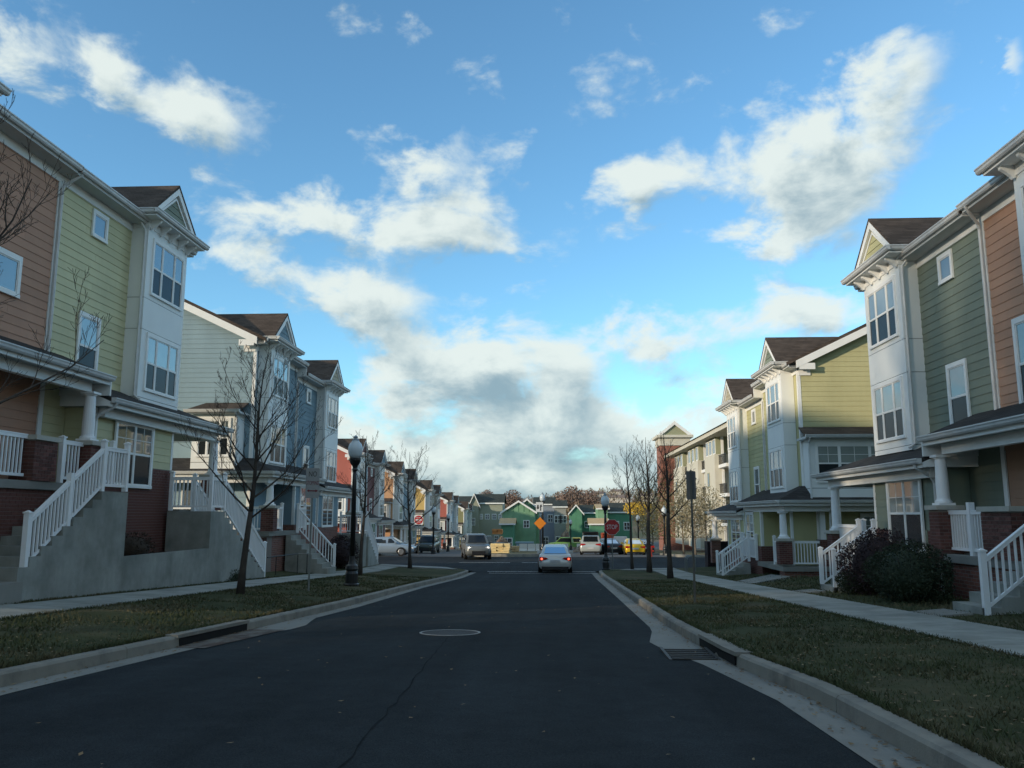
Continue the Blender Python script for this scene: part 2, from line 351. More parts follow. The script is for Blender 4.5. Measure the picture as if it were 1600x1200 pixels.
# terrain sheet to the horizon
tm = MB(); ys = [-140, -100, -60, -30, 0, 20, 40, 46, 56, 66, 80, 100, 130, 170, 210, 260, 330, 380, 430, 500, 560, 680, 800, 1100, 1600]; xs = [-900, -500, -300, -180, -100, -50, -20, 0, 20, 50, 100, 180, 300, 500, 900]
for y in ys:
    for x in xs:
        z = road_z(y) - (.14 if y < 70 else .02)
        if y > 300: z += 5 * math.sin(x * .011 + 1.1) * min(1, (y - 300) / 200) + 2.5 * math.sin(x * .031)
        tm.v.append((x, y, z))
nx = len(xs)
for j in range(len(ys) - 1):
    for i in range(nx - 1): a = j * nx + i; tm.f.append((a, a + 1, a + 1 + nx, a + nx))
struct(tm, 'ground', DIRT, True)
# street we look along
rd = MB(); st = [-60, -40, -20, -10, 0] + [2 * i for i in range(1, 23)] + [45, 46, 47.5]
def kl(y): return lerp_tab(KL, y)
def kr(y): return lerp_tab(KR, y)
for a, b in zip(st, st[1:]): rd.quad((kl(a), a, road_z(a)), (kr(a), a, road_z(a)), (kr(b), b, road_z(b)), (kl(b), b, road_z(b)))
struct(rd, 'road', ASPH)
# cross street, with the corner fillets
cr = MB()
for a, b in ((47.5, 50), (50, 56), (56, 62), (62, 64.5)):
    cr.quad((-130, a, road_z(a)), (130, a, road_z(a)), (130, b, road_z(b)), (-130, b, road_z(b)))
struct(cr, 'cross_street', ASPH)
av = MB()
for a, b in ((64.5, 70), (70, 80), (80, 100), (100, 130), (130, 170), (170, 210), (210, 260)):
    av.quad((-13.5, a, road_z(a) + .012), (-6.5, a, road_z(a) + .012), (-6.5, b, road_z(b) + .012), (-13.5, b, road_z(b) + .012))
    av.quad((-1.0, a, road_z(a) + .012), (9.5, a, road_z(a) + .012), (9.5, b, road_z(b) + .012), (-1.0, b, road_z(b) + .012))
av.quad((9.5, 150, road_z(150) + .02), (36, 150, road_z(150) + .02), (30, 235, road_z(235) + .02), (9.5, 235, road_z(235) + .02))
struct(av, 'avenue_road', M('asphalt_worn', (.10, .10, .10), .9, .15, .8))
# concrete gutters
gt = MB()
def gw_r(y): return .34 + (.34 * max(0, 1 - abs(y - 12.6) / 2.2))
def gw_l(y): return .32 + (.42 * max(0, 1 - abs(y - 14.8) / 1.9))
st2 = [-60, -20, 0, 4] + [4 + .8 * i for i in range(1, 26)] + [26, 28, 30, 33, 36, 40, 44, 46]
for a, b in zip(st2, st2[1:]):
    gt.quad((kr(a) - gw_r(a), a, road_z(a) + .005), (kr(a), a, road_z(a) + .005), (kr(b), b, road_z(b) + .005), (kr(b) - gw_r(b), b, road_z(b) + .005))
    gt.quad((kl(a), a, road_z(a) + .005), (kl(a) + gw_l(a), a, road_z(a) + .005), (kl(b) + gw_l(b), b, road_z(b) + .005), (kl(b), b, road_z(b) + .005))
struct(gt, 'gutter', CONC_L)
# kerbs: poured segments about three metres long, with joints
def arc(cx, cy, r, a0, a1, n=6): return [(cx + r * math.cos(R(a0 + (a1 - a0) * i / n)), cy + r * math.sin(R(a0 + (a1 - a0) * i / n))) for i in range(n + 1)]
def ring_seg(name, pts, w, h, side, parent, rec=0):
    """kerb along pts (x,y); side=+1: body lies to the left of travel"""
    mb = MB(); rows = []
    for i, (x, y) in enumerate(pts):
        ax, ay = pts[max(i - 1, 0)]; bx, by = pts[min(i + 1, len(pts) - 1)]
        d = math.hypot(bx - ax, by - ay); nx_, ny_ = -(by - ay) / d * side, (bx - ax) / d * side
        z = road_z(y)
        prof = [(0, -.1), (.012, h - .03), (.035, h - .004), (.06, h), (w - .02, h), (w, h - .02), (w, -.1)]
        rows.append([(x + nx_ * q, y + ny_ * q, z + t) for q, t in prof])
    k = len(rows[0])
    for r_ in rows: mb.v += r_
    for i in range(len(rows) - 1):
        for j in range(k - 1): a = i * k + j; mb.f.append((a, a + 1, a + 1 + k, a + k))
    mb.f.append(tuple(range(k))); mb.f.append(tuple((len(rows) - 1) * k + j for j in reversed(range(k))))
    return build(mb, name, KERB, parent)
def kerb_line(name, line, side, skip=None):
    root = None; i = 0
    # resample
    L = [0]
    for (a, b), (c, d) in zip(line, line[1:]): L.append(L[-1] + math.hypot(c - a, d - b))
    def at(t):
        t = min(max(t, 0), L[-1])
        for k in range(len(L) - 1):
            if t <= L[k + 1] + 1e-9:
                q = (t - L[k]) / max(L[k + 1] - L[k], 1e-9); return (line[k][0] + (line[k + 1][0] - line[k][0]) * q, line[k][1] + (line[k + 1][1] - line[k][1]) * q)
    t = 0
    while t < L[-1] - .1:
        e = min(t + 3.05, L[-1]); n = 4 if e - t > 1 else 2
        pts = [at(t + .006 + (e - t - .012) * q / n) for q in range(n + 1)]
        ym = pts[len(pts) // 2][1]; xm = pts[len(pts) // 2][0]
        o = None
        if not (skip and skip[0] < ym < skip[1] and abs(xm) < 8):
            o = ring_seg(name if root is None else 'kerb_segment', pts, .19, .15, side, root)
        if root is None and o: root = o; o['kind'] = 'structure'
        t = e
    return root
lineL = [(kl(y), y) for y in [-20, -8, 0, 4, 8, 10, 12, 14, 16, 18, 20, 24, 28, 32, 36, 40, 43.5, 45]] + arc(-6.6, 45.2, 2.15, 0, 90)[1:] + [(-9, 47.35), (-30, 47.35), (-60, 47.35)]
lineR = [(kr(y), y) for y in [-20, -8, 0, 2, 4, 6, 8, 9, 10, 11, 12, 13, 15, 18, 22, 26, 30, 34, 38, 42, 45]] + arc(4.5, 45.2, 2.05, 180, 90)[1:] + [(8, 47.35), (30, 47.35), (60, 47.35)]
kerb_line('kerb_left', lineL, 1); kerb_line('kerb_right', lineR, -1)
kerb_line('kerb_far_right', [(60, 64.5), (12, 64.5)] + [(10.5, 65), (9.6, 66.5), (9.5, 70), (9.5, 120)], -1)
kerb_line('kerb_far_left', [(-13.6, 120), (-13.5, 70), (-13.6, 66.5), (-14.5, 65), (-16, 64.5), (-60, 64.5)], -1)
mk = kerb_line('kerb_median', [(-6.4, 120), (-6.4, 70)] + arc(-3.75, 69, 2.65, 180, 360, 10) + [(-1.1, 70), (-1.1, 120)], 1)
# storm drain openings in the kerbs
def inlet(label, xk, y0, y1, s):
    t = thing('storm_drain', label, 'storm drain', (xk, (y0 + y1) / 2, road_z((y0 + y1) / 2)), 'storm drains in the kerb')
    mb = MB(); n = 4
    for i in range(n):
        a = y0 + (y1 - y0) * i / n; b = y0 + (y1 - y0) * (i + 1) / n; za, zb = road_z(a), road_z(b)
        xa, xb = (kr(a), kr(b)) if s > 0 else (kl(a), kl(b))
        mb.hexa([(xa - s * .012, a, za + .125), (xb - s * .012, b, zb + .125), (xb + s * .195, b, zb + .125), (xa + s * .195, a, za + .125)],
                [(xa - s * .012, a, za + .172), (xb - s * .012, b, zb + .172), (xb + s * .195, b, zb + .172), (xa + s * .195, a, za + .172)])
    build(mb, 'top_slab', KERB, t)
    x = (kr(y0) if s > 0 else kl(y0)); m2 = MB(); za, zb = road_z(y0 + .08), road_z(y1 - .08); xb = (kr(y1) if s > 0 else kl(y1))
    m2.hexa([(x - s * .006, y0 + .08, za + .012), (xb - s * .006, y1 - .08, zb + .012), (xb + s * .03, y1 - .08, zb + .012), (x + s * .03, y0 + .08, za + .012)],
            [(x - s * .006, y0 + .08, za + .118), (xb - s * .006, y1 - .08, zb + .118), (xb + s * .03, y1 - .08, zb + .118), (x + s * .03, y0 + .08, za + .118)])
    build(m2, 'mouth_shade', M('drain_shade', (.008, .008, .008), .95, 0), t)  # solid strip on the kerb face; the drain mouth's shade is its black colour
    return t
inlet('open storm drain mouth in the left kerb above a rusty gutter', -5.3, 11.7, 14.2, -1)
rs = MB(); rs.quad((kl(11.6) + .02, 11.6, road_z(11.6) + .010), (kl(11.6) + .45, 11.6, road_z(11.6) + .010), (kl(14.3) + .6, 14.3, road_z(14.3) + .010), (kl(14.3) + .02, 14.3, road_z(14.3) + .010))
o = struct(rs, 'gutter_apron', M('rusty_apron', (.075, .05, .04), .9, .35, 4, col2=(.16, .15, .13), c2scale=3))
ti = inlet('storm drain with a barred grate in the right gutter', 2.1, 10.2, 12.4, 1)
gx = kr(11.2); gr = MB()
for x in (gx - .66, gx - .06): gr.box(x, x + .04, 10.8, 11.8, road_z(11.3) + .0, road_z(11.3) + .03)
for i in range(6): y = 10.8 + i * .192; gr.box(gx - .62, gx - .06, y, y + .04, road_z(y) + .008, road_z(y) + .024)
build(gr, 'grate', M('cast_iron', (.07, .065, .06), .6, .2, metal=.4), ti)
gh = MB(); gh.quad(*[(x, y, road_z(y) + .009) for x, y in ((gx - .64, 10.82), (gx - .04, 10.82), (gx - .04, 11.8), (gx - .64, 11.8))]); build(gh, 'pit', MATS['drain_shade'], ti)  # flat black sheet under the bars, painted for the shade below the grate
# manhole cover
mh = thing('manhole', 'round manhole cover with a pale rim in the near roadway', 'manhole', (-1.68, 14.0, road_z(14)))
rb = MB(); n = 36
for i in range(n):
    for rr, zz in ((.50, .004), (.50, .012), (.465, .012), (.465, .004)):
        a = 2 * math.pi * i / n; y = rr * math.sin(a); rb.v.append((rr * math.cos(a), y, zz - .04 * y))
for i in range(n):
    for k in range(4): rb.f.append((i * 4 + k, ((i + 1) % n) * 4 + k, ((i + 1) % n) * 4 + (k + 1) % 4, i * 4 + (k + 1) % 4))
link('rim', rb.mesh('rim'), M('manhole_rim', (.22, .23, .23), .5, .3, 8), mh)
rb = MB(); rb.v = [(.465 * math.cos(2 * math.pi * i / n), .465 * math.sin(2 * math.pi * i / n), .006 - .04 * .465 * math.sin(2 * math.pi * i / n)) for i in range(n)]; rb.f = [tuple(range(n))]
link('cover', rb.mesh('cover'), M('manhole_cover', (.042, .046, .05), .8, .3, 14, bump=.6, bscale=90), mh)
# sealed crack, painted crossing lines
sm = MB(); pts = []
for i in range(30):
    y = 13.3 - i * .28; pts.append((-1.62 + .037 * (13.3 - y) + random.uniform(-.022, .022), y))
for (xa, ya), (xb, yb) in zip(pts, pts[1:]): w = random.uniform(.004, .012); sm.quad((xa - w, ya, road_z(ya) + .004), (xb - w, yb, road_z(yb) + .004), (xb + w, yb, road_z(yb) + .004), (xa + w, ya, road_z(ya) + .004))
struct(sm, 'road_seam', M('tar', (.021, .024, .026), .95, .4, 5, spec=.02))
cw = MB()
for y, x0, x1 in ((45.3, -3.4, 2.2), (46.9, -3.6, 2.4)):
    cw.quad((x0, y, road_z(y) + .004), (x1, y, road_z(y) + .004), (x1, y + .2, road_z(y + .2) + .004), (x0, y + .2, road_z(y + .2) + .004))
for x0, x1 in ((-6.2, -2.8), (-2.0, 1.0)): cw.quad((x0, 56.2, road_z(56) + .004), (x1, 56.2, road_z(56) + .004), (x1, 56.4, road_z(56) + .004), (x0, 56.4, road_z(56) + .004))
struct(cw, 'road_marking', PAINT)
# verges and yards
def sheet(name, fx0, fx1, stat, nxx, mat, dz=0.0):
    mb = MB()
    for y in stat:
        for i in range(nxx + 1):
            x = fx0(y) + (fx1(y) - fx0(y)) * i / nxx
            e = 0 if i in (0, nxx) else .025 * math.sin(x * 3.1 + y * 1.3) + .02 * math.sin(y * 2.3 - x)
            mb.v.append((x, y, gz(x, min(y, 47.4)) + dz + e))
    w = nxx + 1
    for j in range(len(stat) - 1):
        for i in range(nxx): a = j * w + i; mb.f.append((a, a + 1, a + 1 + w, a + w))
    return struct(mb, name, mat, True)
SL0, SL1, SR0, SR1 = -8.3, -9.5, 5.3, 6.7
yst = [-20 + 1.0 * i for i in range(66)]
yst = [y for y in yst if y < 45.2] + [45.2]
KW = .185
sheet('verge_left', lambda y: kl(y) - KW, lambda y: SL0, yst, 4, GRASS)
sheet('verge_right', lambda y: kr(y) + KW, lambda y: SR0, yst, 4, GRASS)
def cornerL(y): return -6.6 + math.sqrt(max(0, (2.15 - .0) ** 2 - (y - 45.2) ** 2)) - KW
def cornerR(y): return 4.5 - math.sqrt(max(0, 2.05 ** 2 - (y - 45.2) ** 2)) + KW
cy_ = frange(45.2, 47.12, 6)
sheet('verge_corner_left', cornerL, lambda y: SL0, cy_, 3, GRASS); sheet('verge_corner_right', lambda y: min(cornerR(y), SR0 - .2), lambda y: SR0, cy_, 3, GRASS)
yst2 = [y for y in yst if y < 47] + [47.1]
sheet('yard_left', lambda y: SL1, lambda y: -40, yst2, 10, GRASS); sheet('yard_right', lambda y: SR1, lambda y: 40, yst2, 10, GRASS)
# pavement slabs
def slabs(name, x0, x1, y0, y1, L=1.5, mat=CONC):
    root = None; y = y0
    while y < y1 - .05:
        e = min(y + L, y1); mb = MB(); d = .008
        c = [(x0, y + d), (x1, y + d), (x1, e - d), (x0, e - d)]
        if x0 > x1: c = c[::-1]
        mb.hexa([(a, b, gz(a, min(b, 47.4)) - .05) for a, b in c], [(a, b, gz(a, min(b, 47.4)) + .025) for a, b in c])
        o = build(mb, name if root is None else 'paving_slab', mat, root)
        if root is None: root = o; o['kind'] = 'structure'
        y = e
    return root
slabs('pavement_left', SL0 - .004, SL1 + .004, -10, 45.5); slabs('pavement_right', SR0 + .004, SR1 - .004, -10, 45.5)
def walk(name, pts, z=.03):
    mb = MB(); mb.hexa([(x, y, gz(x, y) - .05) for x, y in pts], [(x, y, gz(x, y) + z) for x, y in pts]); return struct(mb, name, CONC_L)
walk('crossing_ramp_left', [(-9.5, 45.52), (-5.1, 45.52), (-5.9, 47.05), (-9.5, 47.05)]); walk('crossing_ramp_right', [(3.4, 45.52), (6.7, 45.52), (6.7, 47.05), (4.6, 47.05)])
walk('front_path_left', [(SL1 + .002, 13.6), (SL1 + .002, 14.6), (-10.6, 14.6), (-10.6, 13.6)]); walk('front_path_right', [(SR1, 15.2), (7.3, 15.2), (7.3, 16.3), (SR1, 16.3)])
walk('front_path_right_far', [(SR1, 23.1), (7.3, 23.1), (7.3, 24.2), (SR1, 24.2)]); walk('front_path_right_second', [(SR1, 29.0), (8.7, 31.5), (8.7, 34.2), (SR1, 31.2)])
walk('front_path_left_far', [(-9.498, 34.2), (-9.498, 35.6), (-10.0, 35.6), (-10.0, 34.2)])
# near grass: blades standing on the verges
def blades(name, regions, n, seed):
    rng = np.random.default_rng(seed); V = []; 
    for (fx0, fx1, y0, y1, wt) in regions:
        k = int(n * wt); u = rng.random(k); y = y0 + (y1 - y0) * u ** 1.6
        for yy in y:
            x = fx0(yy) + (fx1(yy) - fx0(yy)) * rng.random(); z = gz(x, yy); h = rng.uniform(.02, .055); a = rng.uniform(0, 6.28); w = .006 + .0006 * yy
            l = rng.uniform(-.04, .04, 2); ca, sa = math.cos(a) * w, math.sin(a) * w
            V += [(x - ca, yy - sa, z - .01), (x + ca, yy + sa, z - .01), (x + l[0], yy + l[1], z + h)]
    me = bpy.data.meshes.new(name); m = len(V) // 3
    me.from_pydata(V, [], [(3 * i, 3 * i + 1, 3 * i + 2) for i in range(m)])
    o = link(name, me, M('grass_blades', (.062, .074, .038), .9, .4, 1.3, spec=.05, col2=(.115, .10, .06), c2scale=.7, c2lo=.46, c2hi=.64)); o['kind'] = 'stuff'
    tag(o, 'short dull winter grass on the verges beside the kerbs', 'grass')
blades('grass', [(lambda y: kr(y) + .2, lambda y: SR0 - .02, 4.5, 34, .46), (lambda y: kl(y) - .2, lambda y: SL0 + .02, 7, 36, .34), (lambda y: SR1 + .02, lambda y: 9.5, 12, 36, .12), (lambda y: SL1 - .02, lambda y: -9.68, 14, 36, .08), (lambda y: kr(y) + .16, lambda y: kr(y) + .24, 4.5, 30, .10), (lambda y: SR0 - .06, lambda y: SR0 + .05, 6, 34, .09), (lambda y: SR1 - .04, lambda y: SR1 + .08, 8, 34, .07), (lambda y: kl(y) - .24, lambda y: kl(y) - .16, 7, 32, .09), (lambda y: SL0 - .04, lambda y: SL0 + .06, 9, 34, .08)], 52000, 3)
# grass on the median nose beyond the crossing
md = MB(); pts = arc(-3.75, 69, 2.45, 180, 360, 10)
pp = [(-6.2, 110)] + [(-6.2, 75)] + pts + [(-1.3, 75), (-1.3, 110)]
md.v = [(x, y, road_z(y) + .14 + (.1 if 0 else 0)) for x, y in pp]; md.f = [tuple(range(len(pp)))]
struct(md, 'median', M('grass_median', (.10, .095, .04), .95, .3, 1.2, col2=(.15, .12, .06), c2scale=.6))  # lighter, yellower grass colour than the verges

# fallen leaves and grit along the kerbs, on the verges and on the road edge
def litter(name, label, n, seed, mat, zones, size):
    rng = np.random.default_rng(seed); V = []
    for fx, y0, y1, wt in zones:
        for _ in range(int(n * wt)):
            y = y0 + (y1 - y0) * rng.random() ** 1.5; x = fx(y, rng); z = gz(x, y) + .012; a = rng.uniform(0, 6.28); s_ = size * rng.uniform(.5, 1.4); c, d = math.cos(a) * s_, math.sin(a) * s_; t_ = rng.uniform(-.5, .5, 4) * s_
            V += [(x - c, y - d, z + t_[0] * .5 + .004), (x + d * .6, y - c * .6, z + t_[1] * .5 + .004), (x + c, y + d, z + abs(t_[2]) * .8 + .004), (x - d * .6, y + c * .6, z + .006)]
    me = bpy.data.meshes.new(name); me.from_pydata(V, [], [(4 * i, 4 * i + 1, 4 * i + 2, 4 * i + 3) for i in range(len(V) // 4)])
    o = link(name, me, mat); o['kind'] = 'stuff'; tag(o, label, 'leaves')
litter('fallen_leaves', 'dry brown leaves scattered over verges and gutters', 5200, 8, M('dry_leaves', (.17, .115, .065), .9, .4, 3, col2=(.26, .20, .12), c2scale=2), [
    (lambda y, r: kr(y) + .2 + (SR0 - kr(y) - .2) * r.random(), 4.5, 40, .34), (lambda y, r: kl(y) - .2 - (-SL0 + kl(y) - .2) * r.random(), 7, 40, .26), (lambda y, r: kr(y) - .02 - .3 * r.random() ** 2.5, 4.5, 44, .16), (lambda y, r: kl(y) + .02 + .3 * r.random() ** 2.5, 7, 44, .12), (lambda y, r: SR1 + 2.2 * r.random(), 13, 40, .08), (lambda y, r: kl(y) + (kr(y) - kl(y)) * r.random(), 5, 40, .04)], .022)
# ---------------------------------------------------------------- townhouse blocks
# local frame: v = metres in front of the main front wall (towards the street), y along the street, z up
class House:
    def __init__(s, name, label, XW, sgn, y0, z0, group='rows of attached townhouses'):
        s.XW, s.s = XW, sgn; s.root = thing(name, label, 'townhouse', (XW, y0, z0), group); s.nb = 0; s.base = Vector((XW, y0, z0)); s.extra = MB(); s.extra_m = MB()
    def X(s, v): return s.XW + s.s * v
    def tr(s, mb):
        m = MB(); m.v = [(s.XW + s.s * v, y, z) for v, y, z in mb.v]; m.f = mb.f if s.s > 0 else [tuple(reversed(q)) for q in mb.f]; return m
    def b(s, mb, name, mat, parent=None, smooth=False, stuff=False):
        return build(s.tr(mb), name, mat, parent or s.root, smooth, stuff)
    def at(s, v, y, z, parent=None):
        return Vector((s.XW + s.s * v, y, z)) - s.base
SID = {}
def siding_col(n, c): SID[n] = M('siding_' + n, c, .75, .11, 1.3, rnd=.07, streak=.3, bump=.08, bscale=35); return SID[n]
siding_col('brown', (.44, .245, .165)); siding_col('yellowgreen', (.58, .55, .34)); siding_col('sage', (.2, .235, .185)); siding_col('salmon', (.46, .265, .175))
siding_col('bluegrey', (.19, .275, .32)); siding_col('teal', (.24, .345, .40)); siding_col('yellow', (.47, .45, .245)); siding_col('red', (.42, .13, .10)); siding_col('orange', (.52, .31, .18)); siding_col('gold', (.56, .40, .15)); siding_col('maroon', (.16, .07, .065)); siding_col('olive', (.25, .25, .13)); siding_col('tan', (.42, .38, .28))
def boards(H, parent, mat, axis, pos, rng, z0, z1, exp=.2, joined=False, name='siding_board', sgn=1):
    """lap siding. axis 'y': boards run along y on plane v=pos; 'v': boards run along v on plane y=pos facing the camera. rng(za, zb) -> (a0, a1)"""
    J = MB(); z = z0
    while z < z1 - .02:
        zt = min(z + exp, z1); a0, a1 = rng(z, zt)
        if a1 - a0 > .05:
            p0, p1 = .020, .006
            if axis == 'y' and not joined and a1 - a0 > 2.2:
                k = random.uniform(.25, .75); cuts = [(a0, a0 + (a1 - a0) * k - .002), (a0 + (a1 - a0) * k + .002, a1)]
                for c0, c1 in cuts:
                    m = MB(); e = random.uniform(-.0015, .0015); m.hexa([(pos - .01, c0, z), (pos + p0 + e, c0, z), (pos + p0 + e, c1, z), (pos - .01, c1, z)], [(pos - .01, c0, zt + .004), (pos + p1, c0, zt + .004), (pos + p1, c1, zt + .004), (pos - .01, c1, zt + .004)]); H.b(m, name, mat, parent)
                z = zt; continue
            m = J if joined else MB()
            if axis == 'y': m.hexa([(pos - .01, a0, z), (pos + p0, a0, z), (pos + p0, a1, z), (pos - .01, a1, z)], [(pos - .01, a0, zt + .004), (pos + p1, a0, zt + .004), (pos + p1, a1, zt + .004), (pos - .01, a1, zt + .004)])
            else: m.hexa([(a0, pos + .01 * sgn, z), (a0, pos - p0 * sgn, z), (a1, pos - p0 * sgn, z), (a1, pos + .01 * sgn, z)], [(a0, pos + .01 * sgn, zt + .004), (a0, pos - p1 * sgn, zt + .004), (a1, pos - p1 * sgn, zt + .004), (a1, pos + .01 * sgn, zt + .004)])
            if not joined: H.b(m, name, mat, parent)
        z = zt
    if joined: H.b(J, 'siding', mat, parent, stuff=True)
def wbox(m, face, pos, a0, a1, d0, d1, z0, z1):
    if face == 'street': m.box(pos + d0, pos + d1, a0, a1, z0, z1)
    else: m.box(a0, a1, pos - d1, pos - d0, z0, z1)
def window(H, face, pos, a0, a1, z0, z1, cols=(1,), trim=.09, meet=.5, grid=0, up=None, lo=None, parent=None, sill=True):
    """double-hung window units side by side in one white surround"""
    up = up or random.choice(PANE_US); lo = lo or PANE_L
    f = MB(); T = trim
    wbox(f, face, pos, a0 - T, a1 + T, 0, .045, z1, z1 + T * 1.25); wbox(f, face, pos, a0 - T, a1 + T, 0, .06, z0 - T * .8, z0)
    wbox(f, face, pos, a0 - T, a0, 0, .045, z0, z1); wbox(f, face, pos, a1, a1 + T, 0, .045, z0, z1)
    tot = sum(cols); mw = .05; W = a1 - a0 - mw * (len(cols) - 1); a = a0; zm = z0 + (z1 - z0) * meet; panes = []
    for i, c in enumerate(cols):
        w = W * c / tot; b = a + w; sf = .03
        wbox(f, face, pos, a, b, .005, .032, zm - .028, zm + .028)
        wbox(f, face, pos, a, a + sf, .003, .028, z0, z1); wbox(f, face, pos, b - sf, b, .003, .028, z0, z1)
        wbox(f, face, pos, a + sf, b - sf, .003, .028, z1 - sf, z1); wbox(f, face, pos, a + sf, b - sf, .003, .028, z0, z0 + sf)
        if grid:
            for k in range(1, grid + 1):
                g0 = a + w * k / (grid + 1); wbox(f, face, pos, g0 - .008, g0 + .008, .014, .021, zm, z1 - sf)
            wbox(f, face, pos, a + sf, b - sf, .0145, .0215, (zm + z1) / 2 - .008, (zm + z1) / 2 + .008)
        panes += [(a + sf, b - sf, zm + .028, z1 - sf, up, .016), (a + sf, b - sf, z0 + sf, zm - .028, lo, .012)]
        if i < len(cols) - 1: wbox(f, face, pos, b, b + mw, 0, .04, z0, z1)
        a = b + mw
    fo = H.b(f, 'window', WHITE, parent)
    for (p0, p1, q0, q1, mt, dd) in panes:
        m = MB(); wbox(m, face, pos, p0, p1, .004, dd, q0, q1); H.b(m, 'pane', mt, fo)
    return fo
BRK = {}
def bricks(H, parent, face, pos, a0, a1, z0, z1, limit=300, sgn=1):
    """running-bond bricks, proud of the mortar bed; pieces past the limit go into one joined part"""
    bw, bh, j = .203, .065, .010; row = 0; z = z0
    while z + bh <= z1 + .01:
        a = a0 - (bw / 2 if row % 2 else 0)
        while a < a1 - .01:
            q0, q1 = max(a, a0), min(a + bw - j, a1); a += bw
            if q1 - q0 < .03: continue
            zt = min(z + bh, z1)
            full = abs(q1 - q0 - (bw - j)) < 1e-4 and abs(zt - z - bh) < 1e-4
            m = MB(); dx = .008
            if face == 'street': bx = (pos - .01, pos + dx, q0, q1, z, zt)
            else: bx = (q0, q1, pos - dx, pos + .01, z, zt)
            if H.nb < limit:
                H.nb += 1
                if full:
                    if face not in BRK:
                        mm = MB(); mm.box(0, .018 , 0, bw - j, 0, bh) if face == 'street' else mm.box(0, bw - j, -.018, 0, 0, bh)
                        BRK[face] = mm.mesh('brick')
                    x = H.XW + H.s * bx[0] if H.s > 0 else H.XW - bx[1]
                    if face == 'street': loc = Vector((x, bx[2], z)) - H.base
                    else: loc = Vector((min(H.X(q0), H.X(q1)), pos + .01, z)) - H.base
                    link('brick', BRK[face], BRICK, parent, loc)
                else:
                    m.box(*bx); H.b(m, 'brick', BRICK, parent)
            else: H.extra.box(*bx)
        z += bh + j; row += 1
def brick_body(H, v0, v1, y0, y1, z0, z1, faces, limit=300, name='brick_base'):
    m = MB(); m.box(v0, v1, y0, y1, z0, z1); p = H.b(m, name, MORTAR if faces else BRICKM)
    for f in faces:
        if f == 'street': bricks(H, p, 'street', v1, y0, y1, z0, z1, limit)
        if f == 'cam': bricks(H, p, 'cam', y0, v0, v1, z0, z1, limit)
    return p
RB = {}
def railing(H, p0, p1, h=.9, posts=(1, 1), drop=0., step=.115, post_h=1.08, name='railing', pw=.10):
    """white vinyl railing between two (v,y,z) floor points"""
    A, B = Vector(p0), Vector(p1); d = B - A; L = math.hypot(d.x, d.y); n = Vector((d.y, -d.x, 0)) / L; t = Vector((d.x, d.y, 0)) / L; sl = d.z / L
    def bar(zc, hh, ww):
        m = []
        for q in (A, B):
            for (o, zz) in ((-ww, zc - hh), (ww, zc - hh), (ww, zc + hh), (-ww, zc + hh)): m.append(tuple(q + n * o + Vector((0, 0, zz))))
        return m
    mb = MB()
    for zc, hh, ww in ((h, .035, .035), (h + .045, .012, .045), (.12, .03, .022)):
        q = bar(zc, hh, ww); mb.hexa(q[:4], q[4:])
    r = H.b(mb, name, RAIL)
    k = max(1, int(L / step)); key = ('b', round(h, 2))
    if key not in RB:
        m = MB(); m.box(-.017, .017, -.017, .017, .12, h - .02); RB[key] = m.mesh('baluster')
    for i in range(1, k):
        q = A + d * i / k; link('baluster', RB[key], RAIL, r, H.at(q.x, q.y, q.z))
    for q, on in ((A, posts[0]), (B, posts[1])):
        if not on: continue
        key = ('p', round(post_h, 2), round(drop, 2), pw)
        if key not in RB:
            m = MB(); w = pw / 2; m.box(-w, w, -w, w, -drop, post_h); m.box(-w - .015, w + .015, -w - .015, w + .015, post_h + .001, post_h + .03)
            m.hexa([(-w, -w, post_h + .031), (w, -w, post_h + .031), (w, w, post_h + .031), (-w, w, post_h + .031)], [(-.01, -.01, post_h + .06), (.01, -.01, post_h + .06), (.01, .01, post_h + .06), (-.01, .01, post_h + .06)])
            RB[key] = m.mesh('post')
        link('post', RB[key], RAIL, r, H.at(q.x, q.y, q.z))
    return r
COLM = {}
def column(H, v, y, z0, z1, pier_z=None, faces=('street', 'cam'), limit=300):
    if pier_z is not None:
        brick_body(H, v - .24, v + .24, y - .24, y + .24, pier_z, z0 - .1, faces, limit, 'brick_pier')
        m = MB(); m.box(v - .31, v + .31, y - .31, y + .31, z0 - .099, z0); H.b(m, 'pier_cap', STONE)
    h = z1 - z0; m = MB(); m.box(-.18, .18, -.18, .18, 0, .055)
    m.lathe([(.175, .0551), (.18, .085), (.165, .11), (.145, .13), (.138, .17), (.14, h * .35), (.122, h - .16), (.115, h - .1), (.135, h - .085), (.14, h - .06), (.16, h - .051)], n=18)
    m.box(-.165, .165, -.165, .165, h - .05, h)
    o = link('porch_column', m.mesh('porch_column', smooth=False), RAIL, H.root, H.at(v, y, z0)); return o
def slab(m, a, b, c, d, t=.1):
    """sloped roof slab under quad a,b,c,d"""
    m.hexa([(p[0], p[1], p[2] - t) for p in (a, b, c, d)], [a, b, c, d])
def gutter_line(H, p0, p1, out, name='gutter'):
    """K-profile gutter along p0-p1 (v,y,z at its top), out = (dv,dy) outward"""
    A, B = Vector(p0), Vector(p1); o = Vector((out[0], out[1], 0))
    prof = [(0, 0), (.125, 0), (.125, -.025), (.105, -.045), (.095, -.09), (.065, -.125), (0, -.125)]
    m = MB(); m.hexa([tuple(A + o * a + Vector((0, 0, z))) for a, z in prof], [tuple(B + o * a + Vector((0, 0, z))) for a, z in prof]); return H.b(m, name, GUTTER)
def downspout(H, pts, name='downspout', r=.04):
    m = MB(); m.path(pts, r, 6); return H.b(m, name, GUTTER)
